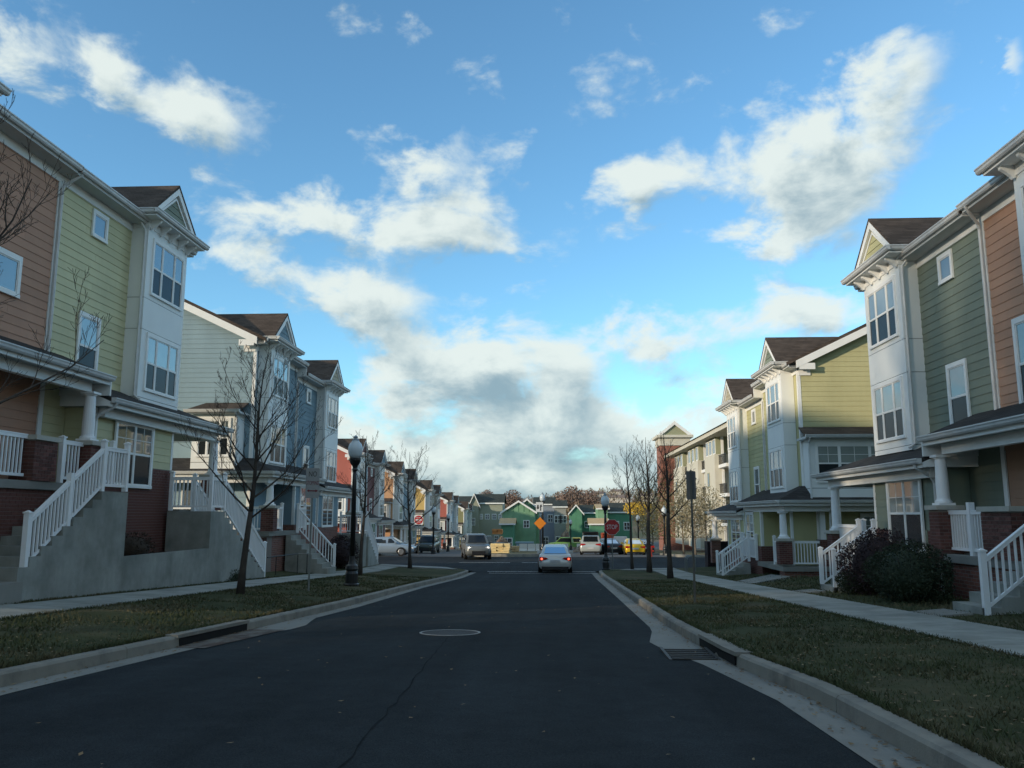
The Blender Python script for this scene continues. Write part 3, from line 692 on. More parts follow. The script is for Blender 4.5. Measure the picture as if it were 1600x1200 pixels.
def porch_roof(H, ya, yb, vo, zg, zt, wrapA=None, wrapB=None, beam=True, side=-3.0):
    """lean-to porch roof on the front wall, wrapping round the block's end at wrapA / wrapB (the wall y there)"""
    m = MB(); ta = wrapA if wrapA is not None else ya; tb = wrapB if wrapB is not None else yb
    slab(m, (vo, ya, zg), (vo, yb, zg), (0, tb, zt), (0, ta, zt))
    if wrapA is not None: slab(m, (side, ya, zg), (vo, ya, zg), (0, ta, zt), (side, ta, zt))
    if wrapB is not None: slab(m, (vo, yb, zg), (side, yb, zg), (side, tb, zt), (0, tb, zt))
    H.b(m, 'porch_roof', SHING_D)
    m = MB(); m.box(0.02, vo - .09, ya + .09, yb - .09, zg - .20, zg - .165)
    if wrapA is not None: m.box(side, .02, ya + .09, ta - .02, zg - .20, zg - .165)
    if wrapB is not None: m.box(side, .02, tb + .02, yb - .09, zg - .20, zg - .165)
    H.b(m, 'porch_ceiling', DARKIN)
    m = MB(); m.box(vo - .09, vo - .02, ya + .02, yb - .02, zg - .215, zg - .105)
    if beam:
        m.box(vo - .46, vo - .30, ya + .30, yb - .30, zg - .43, zg - .201)
        if wrapA is not None: m.box(side, vo - .461, ya + .30, ya + .46, zg - .43, zg - .201)
        if wrapB is not None: m.box(side, vo - .461, yb - .46, yb - .30, zg - .43, zg - .201)
    if wrapA is not None: m.box(side, vo - .09, ya + .02, ya + .09, zg - .215, zg - .105)
    if wrapB is not None: m.box(side, vo - .09, yb - .09, yb - .02, zg - .215, zg - .105)
    H.b(m, 'porch_beam', WHITE)
    for on, yy, e in ((wrapA is None, ya, .03), (wrapB is None, yb, -.03)):
        if on: m = MB(); m.prism_y([(.0, zg - .2), (vo - .02, zg - .2), (vo - .02, zg - .09), (0, zt - .09)], yy + e * .1, yy + e); H.b(m, 'roof_end_board', WHITE)
    gutter_line(H, (vo, ya - (.12 if wrapA is not None else 0), zg), (vo, yb + (.12 if wrapB is not None else 0), zg), (1, 0))
    if wrapA is not None: gutter_line(H, (vo, ya, zg), (side, ya, zg), (0, -1))
    if wrapB is not None: gutter_line(H, (vo, yb, zg), (side, yb, zg), (0, 1))
def bay(H, ya, yb, dz, wallcol, gabcol, side_v=0.0, detail=2, gable=True):
    """two-storey white oriel bay with bracketed eave and a small front gable"""
    p = .5; zb, ztop = 4.46 + dz, 9.56 + dz; cuts = [zb, 4.60 + dz, 6.52 + dz, 7.42 + dz, ztop]
    m = MB(); m.box(side_v, p - .016, ya + .016, yb - .016, zb, ztop); body = H.b(m, 'bay', M('panel_seam', (.16, .17, .17), .8, 0))
    for a, b in zip(cuts, cuts[1:]):
        b2 = b - (.016 if b < ztop else 0)
        q = MB(); q.box(side_v, p, ya, yb, a, b2); H.b(q, 'bay_panel', WPANEL, body)
    for z0, z1 in ((7.62, 9.14), (4.86, 6.36)):
        window(H, 'street', p, ya + .36, yb - .30, z0 + dz, z1 + dz, (.52, .76, .52), .08)
    # eave: soffit slab, fascia, gutter on three sides, brackets, frieze
    vo, o = p + .38, .38; ze = 9.76 + dz
    m = MB(); m.box(-.3, vo, ya - o, yb + o, ze - .06, ze - .01); H.b(m, 'bay_soffit', SOFFIT)
    m = MB(); m.box(-.2, p + .025, ya - .02, yb + .02, ze - .30, ze - .061); H.b(m, 'bay_frieze', WHITE)
    gutter_line(H, (vo, ya - o - .12, ze + .10), (vo, yb + o + .12, ze + .10), (1, 0)); gutter_line(H, (vo, ya - o, ze + .10), (-.05, ya - o, ze + .10), (0, -1)); gutter_line(H, (vo, yb + o, ze + .10), (-.05, yb + o, ze + .10), (0, 1))
    m = MB(); m.box(-.3, vo + .005, ya - o - .005, yb + o + .005, ze - .085, ze - .061); H.b(m, 'bay_fascia', WHITE)
    if detail:
        for k in range(5):
            y = ya + .09 + (yb - ya - .18) * k / 4
            q = MB(); q.prism_y([(p + .02, ze - .34), (p + .07, ze - .36), (p + .11, ze - .30), (p + .20, ze - .22), (p + .30, ze - .15), (p + .32, ze - .086), (p + .02, ze - .086)], y - .045, y + .045); H.b(q, 'bracket', WHITE)
    if not gable: return
    # gable roof over the bay
    c = (ya + yb) / 2; hw = (yb - ya) / 2 + .30; zr = ze + .12; pk = zr + 1.28; vg = p + .12; back = -3.0
    m = MB(); slab(m, (vg + .1, c - hw - .06, zr - .03), (vg + .1, c, pk + .06), (back, c, pk + .06), (-.1, c - hw - .06, zr - .03), .09); slab(m, (vg + .1, c, pk + .06), (vg + .1, c + hw + .06, zr - .03), (-.1, c + hw + .06, zr - .03), (back, c, pk + .06), .09)
    slab(m, (vo, c - hw - .2, ze + .06), (vo, c + hw + .2, ze + .06), (vg - .1, c + hw - .05, zr + .10), (vg - .1, c - hw + .05, zr + .10), .05)
    H.b(m, 'gable_roof', SHING)
    m = MB(); m.prism_x([(c - hw, zr - .02), (c + hw, zr - .02), (c, pk - .06)], vg - .1, vg - .02); gw = H.b(m, 'gable_wall', gabcol)
    for k in range(5):
        z0 = zr + .03 + k * .2; f = lambda z: hw * max(0, 1 - (z - zr) / (pk - zr)) - .06
        if f(z0 + .1) > .1:
            q = MB(); q.hexa([(vg - .021, c - f(z0), z0), (vg + .004, c - f(z0), z0), (vg + .004, c + f(z0), z0), (vg - .021, c + f(z0), z0)], [(vg - .021, c - f(z0 + .2), z0 + .19), (vg - .008, c - f(z0 + .2), z0 + .19), (vg - .008, c + f(z0 + .2), z0 + .19), (vg - .021, c + f(z0 + .2), z0 + .19)]); H.b(q, 'siding_board', gabcol, gw)
    for sg in (-1, 1):
        q = MB(); q.prism_x([(c + sg * hw, zr - .03), (c, pk - .03), (c, pk - .25), (c + sg * (hw - .26), zr - .03)], vg + .0, vg + .09); H.b(q, 'rake_board', WHITE)
        q = MB(); q.prism_x([(c + sg * (hw - .36), zr), (c, pk - .34), (c, pk - .42), (c + sg * (hw - .46), zr)], vg - .02, vg + .03); H.b(q, 'rake_moulding', WHITE)
def block(H, y0, y1, ysp, zN, zF, cN, cF, cG, bayN, bayF, detail=2, gabN=None, gabF=None, zb=-2.0, ze0=9.45, nearwins=True, gable_oriel=False, gableN=True):
    D = 10.0; pit = .48
    for (a, b, dz, col, nm) in ((y0, ysp, zN, cN, 0), (ysp, y1, zF, cF, 1)):
        ze = ze0 + dz; zr = ze + pit * D / 2
        m = MB(); m.prism_y([(-D, zb), (-.012, zb), (-.012, ze + .38), (-D / 2, zr + .38), (-D, ze + .38)], a + (.012 if nm == 0 else 0), b); w = H.b(m, 'wall', SID[cG] if nm == 0 else SID[col])
        lo = max(4.2 + dz, zb)
        if detail >= 2:
            for (q0, q1) in ((a, b),):
                by = [bayN, bayF][nm]; s0, s1 = (by[1], b - .09) if nm == 0 else (a + .09, by[0])
                boards(H, w, SID[col], 'y', 0, lambda za, zt: (s0, s1), 4.1 + dz, ze - .1)
        else: boards(H, w, SID[col], 'y', 0, lambda za, zt: (a, b - .05), 4.1 + dz, ze - .1, joined=True, exp=.22 if detail else .4)
        # corner boards
        m = MB()
        if nm == 1: m.box(0, .03, a - .075, a + .075, 4.0 + dz, ze); H.b(m, 'corner_board', WHITE); m = MB(); m.box(-.10, .03, b - .10, b + .03, zb, ze)
        else: m.box(-.10, .03, a - .03, a + .10, zb, ze)
        H.b(m, 'corner_board', WHITE)
        m = MB(); m.box(0, .036, a + (.0 if nm == 0 else .0), b, ze - .12, ze + .16); H.b(m, 'frieze_board', WHITE)
        m = MB(); m.box(.037, .44, a - (.3 if nm == 0 else 0), b + (.3 if nm else 0), ze + .10, ze + .14); H.b(m, 'soffit', SOFFIT)
        m = MB(); m.box(.40, .44, a - (.3 if nm == 0 else 0), b + (.3 if nm else 0), ze + .141, ze + .27); H.b(m, 'fascia', WHITE)
        gutter_line(H, (.44, a - (.3 if nm == 0 else -.02), ze + .29), (.44, b + (.3 if nm else 0), ze + .29), (1, 0))
        ra, rb_ = a - (.32 if nm == 0 else 0), b + (.32 if nm else .0)
        zt = ze + .30; m = MB(); slab(m, (.5, ra, zt), (.5, rb_, zt), (-D / 2, rb_, zt + pit * (D / 2 + .5)), (-D / 2, ra, zt + pit * (D / 2 + .5)), .14); slab(m, (-D / 2, ra, zt + pit * (D / 2 + .5)), (-D / 2, rb_, zt + pit * (D / 2 + .5)), (-D - .5, rb_, zt), (-D - .5, ra, zt), .14)
        H.b(m, 'roof', SHING)
    zN_, zF_ = ze0 + zN, ze0 + zF
    m = MB(); m.prism_y([(.44, zF_ + .145), (.44, zN_ + .27), (-D / 2, zN_ + .30 + pit * (D / 2 + .4)), (-D / 2, zN_ + 1.8), (0, zF_ + .1)], ysp - .03, ysp + .02); H.b(m, 'party_wall_end', WHITE)
    # near gable end facing the camera
    ze = ze0 + zN; w = H.root
    if gable_oriel:
        boards(H, w, SID[cG], 'v', y0, lambda za, zt: (-5.2, min(-.10, -(zt - ze - .38) / pit - .02)), 5.6 + zN, ze + 2.6, joined=True)
        boards(H, w, SID[cG], 'v', y0, lambda za, zt: (-5.2, -.10), 1.4 + zN, 3.6 + zN, joined=True)
    m = MB(); t = .30; yy = y0 - .34
    m.hexa([(.12, yy, ze + .05), (.12, yy + .05, ze + .05), (-D / 2, yy + .05, ze + .05 + pit * (D / 2 + .12)), (-D / 2, yy, ze + .05 + pit * (D / 2 + .12))], [(.12, yy, ze + .35), (.12, yy + .05, ze + .35), (-D / 2, yy + .05, ze + .35 + pit * (D / 2 + .12)), (-D / 2, yy, ze + .35 + pit * (D / 2 + .12))])
    H.b(m, 'rake_board', WHITE)
    m = MB(); m.box(-.55, .4, y0 - .30, y0 - .022, ze + .09, ze + .13); m.box(-.62, .0, y0 - .33, y0 - .30, ze + .0, ze + .25); m.box(-.50, -.02, y0 - .06, y0 - .021, ze - .2, ze + .089); H.b(m, 'eave_return', WHITE)
    bay(H, *bayN, zN, cN, SID[gabN or cF], detail=detail, gable=gableN); bay(H, *bayF, zF, cF, SID[gabF or cN], detail=detail)
def std_windows(H, ysp, zF, zN, near=True, up=None):
    window(H, 'street', 0.02, ysp + 1.28, ysp + 2.09, 4.95 + zF, 6.35 + zF, trim=.09, meet=.47, up=up)
    window(H, 'street', 0.02, ysp + 1.52, ysp + 2.08, 8.58 + zF, 9.14 + zF, trim=.09, meet=.02)
    if near:
        window(H, 'street', 0.02, ysp - 2.05, ysp - 1.3, 6.2 + zN, 6.95 + zN, trim=.10, meet=.02)

def stair_y(H, v0, v1, y_top, y_bot, z_top, z_bot, n, body_to, name='stair'):
    """concrete stair running along the street from y_top down to y_bot; side wall down to body_to"""
    pts = []; dy = (y_bot - y_top) / n; dz = (z_top - z_bot) / (n + 1)
    root = None
    for i in range(n):
        a, b = y_top + dy * i, y_top + dy * (i + 1); z = z_top - dz * (i + 1)
        m = MB(); m.box(v0, v1, a, b, body_to - .4, z)
        o = H.b(m, name if root is None else 'step', CONC, root)
        if root is None: root = o
    return root
def stair_v(H, y0, y1, v_top, v_bot, z_top, z_bot, n, name='stair'):
    dv = (v_bot - v_top) / n; dz = (z_top - z_bot) / (n + 1); root = None
    for i in range(n):
        a, b = v_top + dv * i, v_top + dv * (i + 1); z = z_top - dz * (i + 1)
        m = MB(); m.box(a, b, y0, y1, z_bot - .3, z)
        o = H.b(m, name if root is None else 'step', CONC, root)
        if root is None: root = o
    return root
def lower_wall(H, v, y0, y1, z0, z1, brick_z, col, corner=(1, 1), limit=300, cam=True, joined=False, bfaces=('street', 'cam')):
    """ground-floor wall bump: brick base, lap siding above"""
    m = MB(); m.box(0, v - .012, y0 + .012, y1, brick_z, z1); w = H.b(m, 'lower_wall', SID[col])
    boards(H, w, SID[col], 'y', v, lambda a, b: (y0 + .05, y1 - .05), brick_z, z1, joined=joined)
    if cam: boards(H, w, SID[col], 'v', y0, lambda a, b: (0.04, v - .05), brick_z, z1, joined=True)
    for on, ya, yb in ((corner[0], y0 - .028, y0 + .09), (corner[1], y1 - .09, y1 + .028)):
        if on: m = MB(); m.box(v - .09, v + .028, ya, yb, brick_z, z1); H.b(m, 'corner_board', WHITE)
    brick_body(H, 0, v + .03, y0, y1, z0, brick_z - .002, bfaces, limit)
    return w

# ---- left block beside the camera
L1 = House('townhouse_block', 'brown and yellow-green townhouse block with white bay, nearest on the left', -11.9, 1, 19, 0)
block(L1, 11.9, 24.9, 18.62, .02, 0, 'brown', 'yellowgreen', 'brown', (12.2, 14.7), (22.1, 24.6), gabN='sage', gabF='sage', zb=-1.2)
std_windows(L1, 18.62, 0, 0)
downspout(L1, [(.46, 18.75, 9.62), (.40, 18.74, 9.55), (.10, 18.66, 9.30), (.075, 18.62, 9.2), (.075, 18.62, 5.05)])
downspout(L1, [(.30, 21.86, 9.75), (.30, 21.9, 9.62), (.44, 22.03, 9.35), (.44, 22.04, 4.62), (.6, 22.04, 4.5)])
# porch A (higher) and the lower roof of the far unit
porch_roof(L1, 10.2, 19.28, 1.3, 4.66, 5.2, wrapA=11.9)
porch_roof(L1, 19.34, 26.8, 1.3, 4.16, 4.72, wrapB=24.9)
m = MB(); m.prism_y([(0, 4.2), (1.28, 4.2), (1.28, 4.55), (0, 5.1)], 19.285, 19.335); L1.b(m, 'porch_gable_end', WHITE)
column(L1, 1.0, 18.95, 3.06, 4.23, 1.9, limit=60)
column(L1, 1.0, 26.3, 2.62, 3.73, 1.5, limit=90)
brick_body(L1, .72, 1.22, 16.65, 17.45, 2.06, 2.90, ('street', 'cam'), 170, 'brick_pier'); m = MB(); m.box(.66, 1.28, 16.6, 17.5, 2.901, 3.0); L1.b(m, 'pier_cap', STONE)
brick_body(L1, 0, 1.12, 13.2, 18.9, -.6, 1.88, ('street',), 170)
m = MB(); m.box(-.02, 1.2, 13.1, 19.2, 1.882, 2.05); L1.b(m, 'porch_floor', CONC_L)
railing(L1, (1.05, 13.4, 2.05), (1.05, 16.6, 2.05), posts=(1, 0)); railing(L1, (1.05, 17.9, 2.05), (1.05, 18.68, 2.05), posts=(1, 0), post_h=1.0); railing(L1, (1.0, 19.2, 2.05), (1.0, 20.1, 2.05), posts=(0, 1), h=.8)
boards(L1, L1.root, SID['brown'], 'y', .004, lambda a, b: (13.3, 18.5), 2.06, 4.4, joined=True); boards(L1, L1.root, SID['yellowgreen'], 'y', .004, lambda a, b: (18.7, 19.6), 1.9, 4.4, joined=True)
m = MB(); m.box(0, .034, 18.53, 18.69, 2.06, 4.4); L1.b(m, 'corner_board', WHITE)
# door in the porch
m = MB(); m.box(.02, .05, 14.3, 15.2, 2.06, 4.15); d = L1.b(m, 'door', DOORM); m = MB(); m.box(.02, .07, 14.2, 14.299, 2.06, 4.25); m.box(.02, .07, 15.201, 15.3, 2.06, 4.25); m.box(.02, .07, 14.3, 15.2, 4.151, 4.25); L1.b(m, 'door_frame', WHITE, d); m = MB(); m.box(.051, .09, 15.06, 15.1, 3.0, 3.12); L1.b(m, 'handle', GALV, d)
lower_wall(L1, .78, 19.6, 23.8, -.9, 3.95, 2.64, 'yellowgreen', limit=300)
m = MB(); m.box(.70, .83, 20.36, 22.58, 2.05, 2.66); L1.b(m, 'window_recess', SID['yellowgreen'])
window(L1, 'street', .835, 20.55, 22.40, 2.14, 3.70, (1, 1), .10, meet=.52, grid=1)
downspout(L1, [(1.35, 19.5, 4.05), (1.3, 19.5, 3.95), (.95, 19.45, 3.75), (.86, 19.45, 3.6), (.86, 19.45, 2.0)])
H = L1
m = MB(); m.box(-.02, 1.1, 23.82, 26.6, 1.35, 1.52); L1.b(m, 'porch_floor', CONC_L)
brick_body(L1, 0, .9, 24.5, 26.5, -1.6, 1.348, ('street',), 300)
# stair A: climbs away from the camera; wide bottom steps
VS = 2.2
stair_y(L1, 1.15, VS, 17.6, 14.95, 1.86, .22, 8, -.5)
m = MB(); m.box(1.15, VS, 17.6, 18.72, -.9, 1.86); L1.b(m, 'landing', CONC)
m = MB(); m.box(1.0, VS + .12, 14.0, 14.95, -.7, .16); m.box(.9, VS + .18, 13.55, 14.0, -.7, -.02); L1.b(m, 'bottom_step', CONC_L)
railing(L1, (VS - .06, 15.2, .30), (VS - .06, 17.66, 1.86), posts=(1, 1), drop=.08)
m = MB(); m.box(VS - .11, VS - .01, 16.42, 16.52, .82, 2.2); L1.b(m, 'railing_post', RAIL)
railing(L1, (VS - .06, 17.66, 1.88), (VS - .06, 18.66, 1.88), posts=(0, 1))
m = MB(); m.box(VS - .14, VS, 18.722, 23.45, -1.2, .42); L1.b(m, 'planter_wall', CONC)
m = MB(); m.quad((.8, 18.72, .30), (VS - .14, 18.72, .22), (VS - .14, 23.45, .22), (.8, 23.45, .34)); L1.b(m, 'planter_soil', SOIL)
# stair B: falls away from the camera
m = MB(); m.box(.92, VS, 23.46, 24.5, -1.5, 1.46); L1.b(m, 'landing', CONC)
stair_y(L1, 1.15, VS, 24.5, 28.2, 1.46, -.72, 11, -1.2)
railing(L1, (.98, 23.53, 1.48), (VS - .06, 23.53, 1.48), posts=(1, 1)); railing(L1, (VS - .06, 23.53, 1.48), (VS - .06, 24.5, 1.48), posts=(0, 1))
railing(L1, (VS - .06, 24.5, 1.46), (VS - .06, 28.25, -.66), posts=(0, 1), drop=.06); m = MB(); m.box(VS - .11, VS - .01, 26.3, 26.4, .35, 1.55); L1.b(m, 'railing_post', RAIL)
railing(L1, (1.2, 24.55, 1.46), (1.2, 28.25, -.66), posts=(1, 1))
m = MB(); m.box(1.1, VS + .1, 28.2, 28.9, -1.4, -.80); L1.b(m, 'bottom_step', CONC_L)

# ---- right block beside the camera
R1 = House('townhouse_block', 'salmon and sage-green townhouse block with white bay, nearest on the right', 9.9, -1, 19, -1.45)
zR = -1.42
block(R1, 13.2, 24.9, 18.65, zR + .06, zR, 'salmon', 'sage', 'salmon', (13.6, 16.4), (22.05, 24.55), gabN='yellow', gabF='yellow', zb=-1.6, gableN=False)
std_windows(R1, 18.65, zR, zR + .2, near=False)
window(R1, 'street', 0.02, 16.9, 17.65, 3.6, 5.35, trim=.1, meet=.5)
downspout(R1, [(.5, 18.35, 8.25), (.42, 18.4, 8.15), (.12, 18.6, 7.92), (.075, 18.65, 7.8), (.075, 18.65, 3.55)])
downspout(R1, [(.30, 21.8, 8.32), (.30, 21.86, 8.2), (.44, 21.98, 7.95), (.44, 21.99, 3.2), (.6, 21.99, 3.08)])
porch_roof(R1, 11.5, 19.66, 1.3, 3.15, 3.69, wrapA=13.2)
porch_roof(R1, 19.72, 27.6, 1.3, 2.66, 3.22, wrapB=24.9)
m = MB(); m.prism_y([(0, 2.7), (1.28, 2.7), (1.28, 3.05), (0, 3.6)], 19.665, 19.715); R1.b(m, 'porch_gable_end', WHITE)
column(R1, 1.0, 19.45, 1.57, 2.71, .30, limit=120); column(R1, 1.0, 26.7, .88, 2.22, -.1, limit=200)
brick_body(R1, .72, 1.22, 16.3, 17.4, .50, 1.42, ('street', 'cam'), 300, 'brick_pier'); m = MB(); m.box(.66, 1.28, 16.24, 17.46, 1.421, 1.52); R1.b(m, 'pier_cap', STONE)
brick_body(R1, 0, 1.12, 13.2, 19.1, -1.2, .33, (), 0)
m = MB(); m.box(-.02, 1.2, 13.1, 19.65, .331, .5); R1.b(m, 'porch_floor', CONC_L)
railing(R1, (1.0, 17.4, .5), (1.0, 19.25, .5), posts=(0, 0)); m = MB(); m.box(.94, 1.06, 18.2, 18.32, .5, 1.62); R1.b(m, 'railing_post', RAIL)
boards(R1, R1.root, SID['salmon'], 'y', .004, lambda a, b: (13.3, 18.5), .5, 2.95, joined=True); boards(R1, R1.root, SID['sage'], 'y', .004, lambda a, b: (18.7, 20.2), .5, 2.95, joined=True)
m = MB(); m.box(0, .034, 18.56, 18.72, .5, 2.95); R1.b(m, 'corner_board', WHITE)
lower_wall(R1, .78, 20.2, 24.05, -1.5, 2.45, .98, 'sage', limit=300)
m = MB(); m.box(.70, .83, 20.8, 23.1, .4, 1.0); R1.b(m, 'window_recess', SID['sage'])
window(R1, 'street', .835, 21.0, 22.9, .5, 2.22, (1, 1), .10, meet=.52, grid=1)
downspout(R1, [(1.35, 20.05, 2.58), (1.3, 20.05, 2.45), (.95, 20.12, 2.25), (.86, 20.14, 2.1), (.86, 20.14, -.6)])
m = MB(); m.box(-.02, 1.2, 24.06, 27.3, -.05, .12); R1.b(m, 'porch_floor', CONC_L); brick_body(R1, 0, 1.05, 24.06, 27.1, -1.8, -.052, ('street',), 300)
stair_v(R1, 15.1, 16.25, 1.2, 2.45, .5, -.42, 4); stair_v(R1, 23.0, 24.2, 1.2, 2.4, .12, -.72, 4)
m = MB(); m.box(1.19, 1.25, 15.0, 16.25, -1, .49); R1.b(m, 'stair_riser', CONC)
railing(R1, (2.4, 15.12, -.36), (1.25, 15.12, .52), posts=(1, 1), drop=.1); railing(R1, (2.35, 23.05, -.66), (1.25, 23.05, .12), posts=(1, 1), drop=.1)
railing(R1, (2.35, 24.15, -.66), (1.25, 24.15, .12), posts=(1, 1), drop=.1)
railing(R1, (1.05, 24.3, .12), (1.05, 26.4, .12), posts=(1, 0))

# ---- second blocks
def gable_extras(H, y0, zN, col, lit_mat=None, vmin=-2.05, vmax=.02):
    """white oriel box with hipped roof on the gable end; window triple"""
    ya = y0 - .9; m = MB(); m.box(vmin, vmax - .35, ya, y0 - .021, 4.36 + zN, 6.62 + zN); o = H.b(m, 'oriel', WPANEL)
    m = MB(); m.box(vmin - .004, vmax - .346, ya - .004, y0 - .021, 4.72 + zN, 4.74 + zN); H.b(m, 'oriel_seam', MATS['panel_seam'], o)
    window(H, 'cam', ya, vmin + .28, vmax - .62, 5.0 + zN, 6.35 + zN, (.8, 1.1, .8), .08, meet=.5, grid=1)
    z = 6.75 + zN; m = MB(); a, b = vmin - .25, vmax - .12
    slab(m, (a, ya - .25, z), (b, ya - .25, z), (b - .1, y0, z + .42), (a + .35, y0, z + .42), .06); slab(m, (a, y0, z), (a, ya - .25, z), (a + .35, y0, z + .42), (a + .3, y0, z + .42), .06)
    H.b(m, 'oriel_roof', SHING); gutter_line(H, (a, ya - .25, z + .01), (b, ya - .25, z + .01), (0, -1)); m = MB(); m.box(a, b, ya - .25, y0 - .021, z - .14, z - .061); H.b(m, 'oriel_soffit', SOFFIT)
    downspout(H, [(vmax - .28, ya - .33, z - .1), (vmax - .28, ya - .2, z - .25), (vmax - .30, ya - .05, z - .3), (vmax - .30, ya - .05, 4.3 + zN)])
L2 = House('townhouse_block', 'slate-blue townhouse block with pale teal gable end, second on the left', -11.9, 1, 38, -1.4)
zn, zf = -1.36, -1.78
block(L2, 32.4, 44.1, 37.9, zn, zf, 'bluegrey', 'bluegrey', 'teal', (32.7, 35.2), (41.2, 43.7), gabN='bluegrey', gabF='tan', zb=-2.6, detail=2, gable_oriel=True)
std_windows(L2, 37.9, zf, zn, near=False); downspout(L2, [(.075, 37.9, 7.6), (.075, 37.9, 3.4)]); gable_extras(L2, 32.4, zn, 'teal')
downspout(L2, [(.44, 41.1, 7.8), (.44, 41.13, 3.2)])
porch_roof(L2, 31.3, 38.6, 1.3, 3.02, 3.60, wrapA=32.4, side=-5.5); porch_roof(L2, 38.66, 46.0, 1.3, 2.70, 3.26, wrapB=44.1)
column(L2, 1.0, 31.9, 1.72, 2.58, .75, limit=90); column(L2, 1.0, 45.4, 1.5, 2.28, .4, faces=(), limit=0)
m = MB(); m.box(-5, 1.15, 31.55, 32.3, .55, .72); m.box(-.02, 1.15, 32.31, 35.3, .55, .72); L2.b(m, 'porch_floor', CONC_L); brick_body(L2, -5, 1.05, 31.6, 32.2, -1.6, .548, ('cam',), 220); brick_body(L2, 0, 1.04, 32.21, 35.2, -1.6, .548, (), 0)
railing(L2, (-3.0, 31.7, .72), (.75, 31.7, .72), posts=(0, 0)); railing(L2, (1.0, 32.2, .72), (1.0, 33.4, .72), posts=(0, 1))
m = MB(); m.box(-2.6, -1.6, 32.33, 32.38, .73, 2.8); d = L2.b(m, 'door', DOORM); m = MB(); m.box(-2.7, -2.601, 32.32, 32.385, .73, 2.9); m.box(-1.599, -1.5, 32.32, 32.385, .73, 2.9); m.box(-2.6, -1.6, 32.32, 32.385, 2.801, 2.9); L2.b(m, 'door_frame', WHITE, d)
lower_wall(L2, .9, 35.3, 38.62, -1.8, 2.8, .95, 'bluegrey', joined=True, bfaces=(), limit=0); window(L2, 'street', .905, 36.1, 37.7, 1.0, 2.55, (1, 1), .1, grid=1)
lower_wall(L2, .9, 38.7, 42.6, -2, 2.5, .8, 'bluegrey', joined=True, bfaces=(), limit=0); window(L2, 'street', .905, 39.7, 41.5, .85, 2.35, (1, 1), .1, grid=1)
m = MB(); m.box(-.02, 1.1, 42.62, 45.7, .25, .42); L2.b(m, 'porch_floor', CONC_L); brick_body(L2, 0, 1.0, 42.62, 45.6, -2.2, .248, (), 0)
stair_v(L2, 33.6, 34.9, 1.15, 2.9, .72, -.95, 8); railing(L2, (2.8, 34.95, -.95), (1.2, 34.95, .72), posts=(1, 1), drop=.1); railing(L2, (1.2, 34.95, .72), (1.2, 35.9, .72), posts=(0, 1))
m = MB(); m.box(1.15, VS - .1, 42.9, 44.2, -2.2, .4); L2.b(m, 'landing', CONC); stair_y(L2, 1.15, VS, 44.2, 47.0, .4, -1.45, 9, -2)
railing(L2, (1.0, 42.95, .42), (VS - .1, 42.95, .42), posts=(1, 1)); railing(L2, (VS - .1, 42.95, .42), (VS - .1, 44.2, .42), posts=(0, 1)); railing(L2, (VS - .1, 44.2, .42), (VS - .1, 47.0, -1.4), posts=(0, 1), drop=.1)
downspout(L2, [(1.3, 38.75, 2.6), (.98, 38.66, 2.3), (.95, 38.66, -.6)])

R2 = House('townhouse_block', 'pale yellow townhouse block with white bays, second on the right', 9.9, -1, 39, -2.4)
rn, rf = -2.36, -2.80; SH = .9
block(R2, 32.4 + SH, 44.1 + SH, 37.9 + SH, rn, rf, 'yellow', 'yellow', 'yellow', (33.0 + SH, 35.5 + SH), (41.2 + SH, 43.7 + SH), gabN='sage', gabF='tan', zb=-3, detail=2, gable_oriel=True)
std_windows(R2, 37.9 + SH, rf, rn, near=False); downspout(R2, [(.075, 37.9 + SH, 6.6), (.075, 37.9 + SH, 2.4)]); gable_extras(R2, 33.3, rn, 'yellow', vmin=-3.4, vmax=.30)
downspout(R2, [(.44, 42.0, 6.7), (.44, 42.03, 2.1)])
porch_roof(R2, 32.2, 39.5, 1.3, 1.92, 2.50, wrapA=33.3, side=-6); porch_roof(R2, 39.56, 46.9, 1.3, 1.55, 2.1, wrapB=45.0)
column(R2, 1.0, 32.8, .47, 1.48, -.5, limit=120); column(R2, 1.0, 46.4, .1, 1.1, -1.2, faces=(), limit=0)
m = MB(); m.box(-5, 1.2, 32.4, 33.28, -.75, -.58); m.box(-.02, 1.2, 33.29, 36.3, -.75, -.58); R2.b(m, 'porch_floor', CONC_L)
brick_body(R2, -5, -.35, 32.75, 33.27, -1.6, .42, ('cam',), 260, 'brick_wainscot'); brick_body(R2, -5, 1.1, 32.5, 33.27, -1.9, -.752, (), 0); m = MB(); m.box(-.62, -.42, 32.85, 33.05, .421, 1.48); R2.b(m, 'porch_post', WHITE)
railing(R2, (-.3, 32.7, -.58), (.75, 32.7, -.58), posts=(0, 0)); railing(R2, (1.0, 33.2, -.58), (1.0, 34.2, -.58), posts=(0, 1)); railing(R2, (1.05, 37.0, -.58), (1.05, 39.4, -.58), posts=(1, 1))
lower_wall(R2, .95, 36.4, 39.5, -2, 1.7, .05, 'yellow', joined=True, bfaces=('cam', 'street'), limit=300); window(R2, 'street', .955, 37.7, 39.0, -.15, 1.4, (1, 1), .1, grid=1)
lower_wall(R2, .9, 39.6, 43.4, -2, 1.4, -.2, 'yellow', joined=True, bfaces=(), limit=0); window(R2, 'street', .905, 40.6, 42.4, -.15, 1.2, (1, 1), .1, grid=1)
window(R2, 'cam', 33.28, -3.4, -2.2, -.1, 1.3, (1, 1), .1, grid=1)
m = MB(); m.box(-.4, .5, 33.22, 33.27, -.57, 1.5); d = R2.b(m, 'door', SID['yellow']); m = MB(); m.box(-.5, -.401, 33.2, 33.275, -.57, 1.6); m.box(.501, .6, 33.2, 33.275, -.57, 1.6); R2.b(m, 'door_frame', WHITE, d)
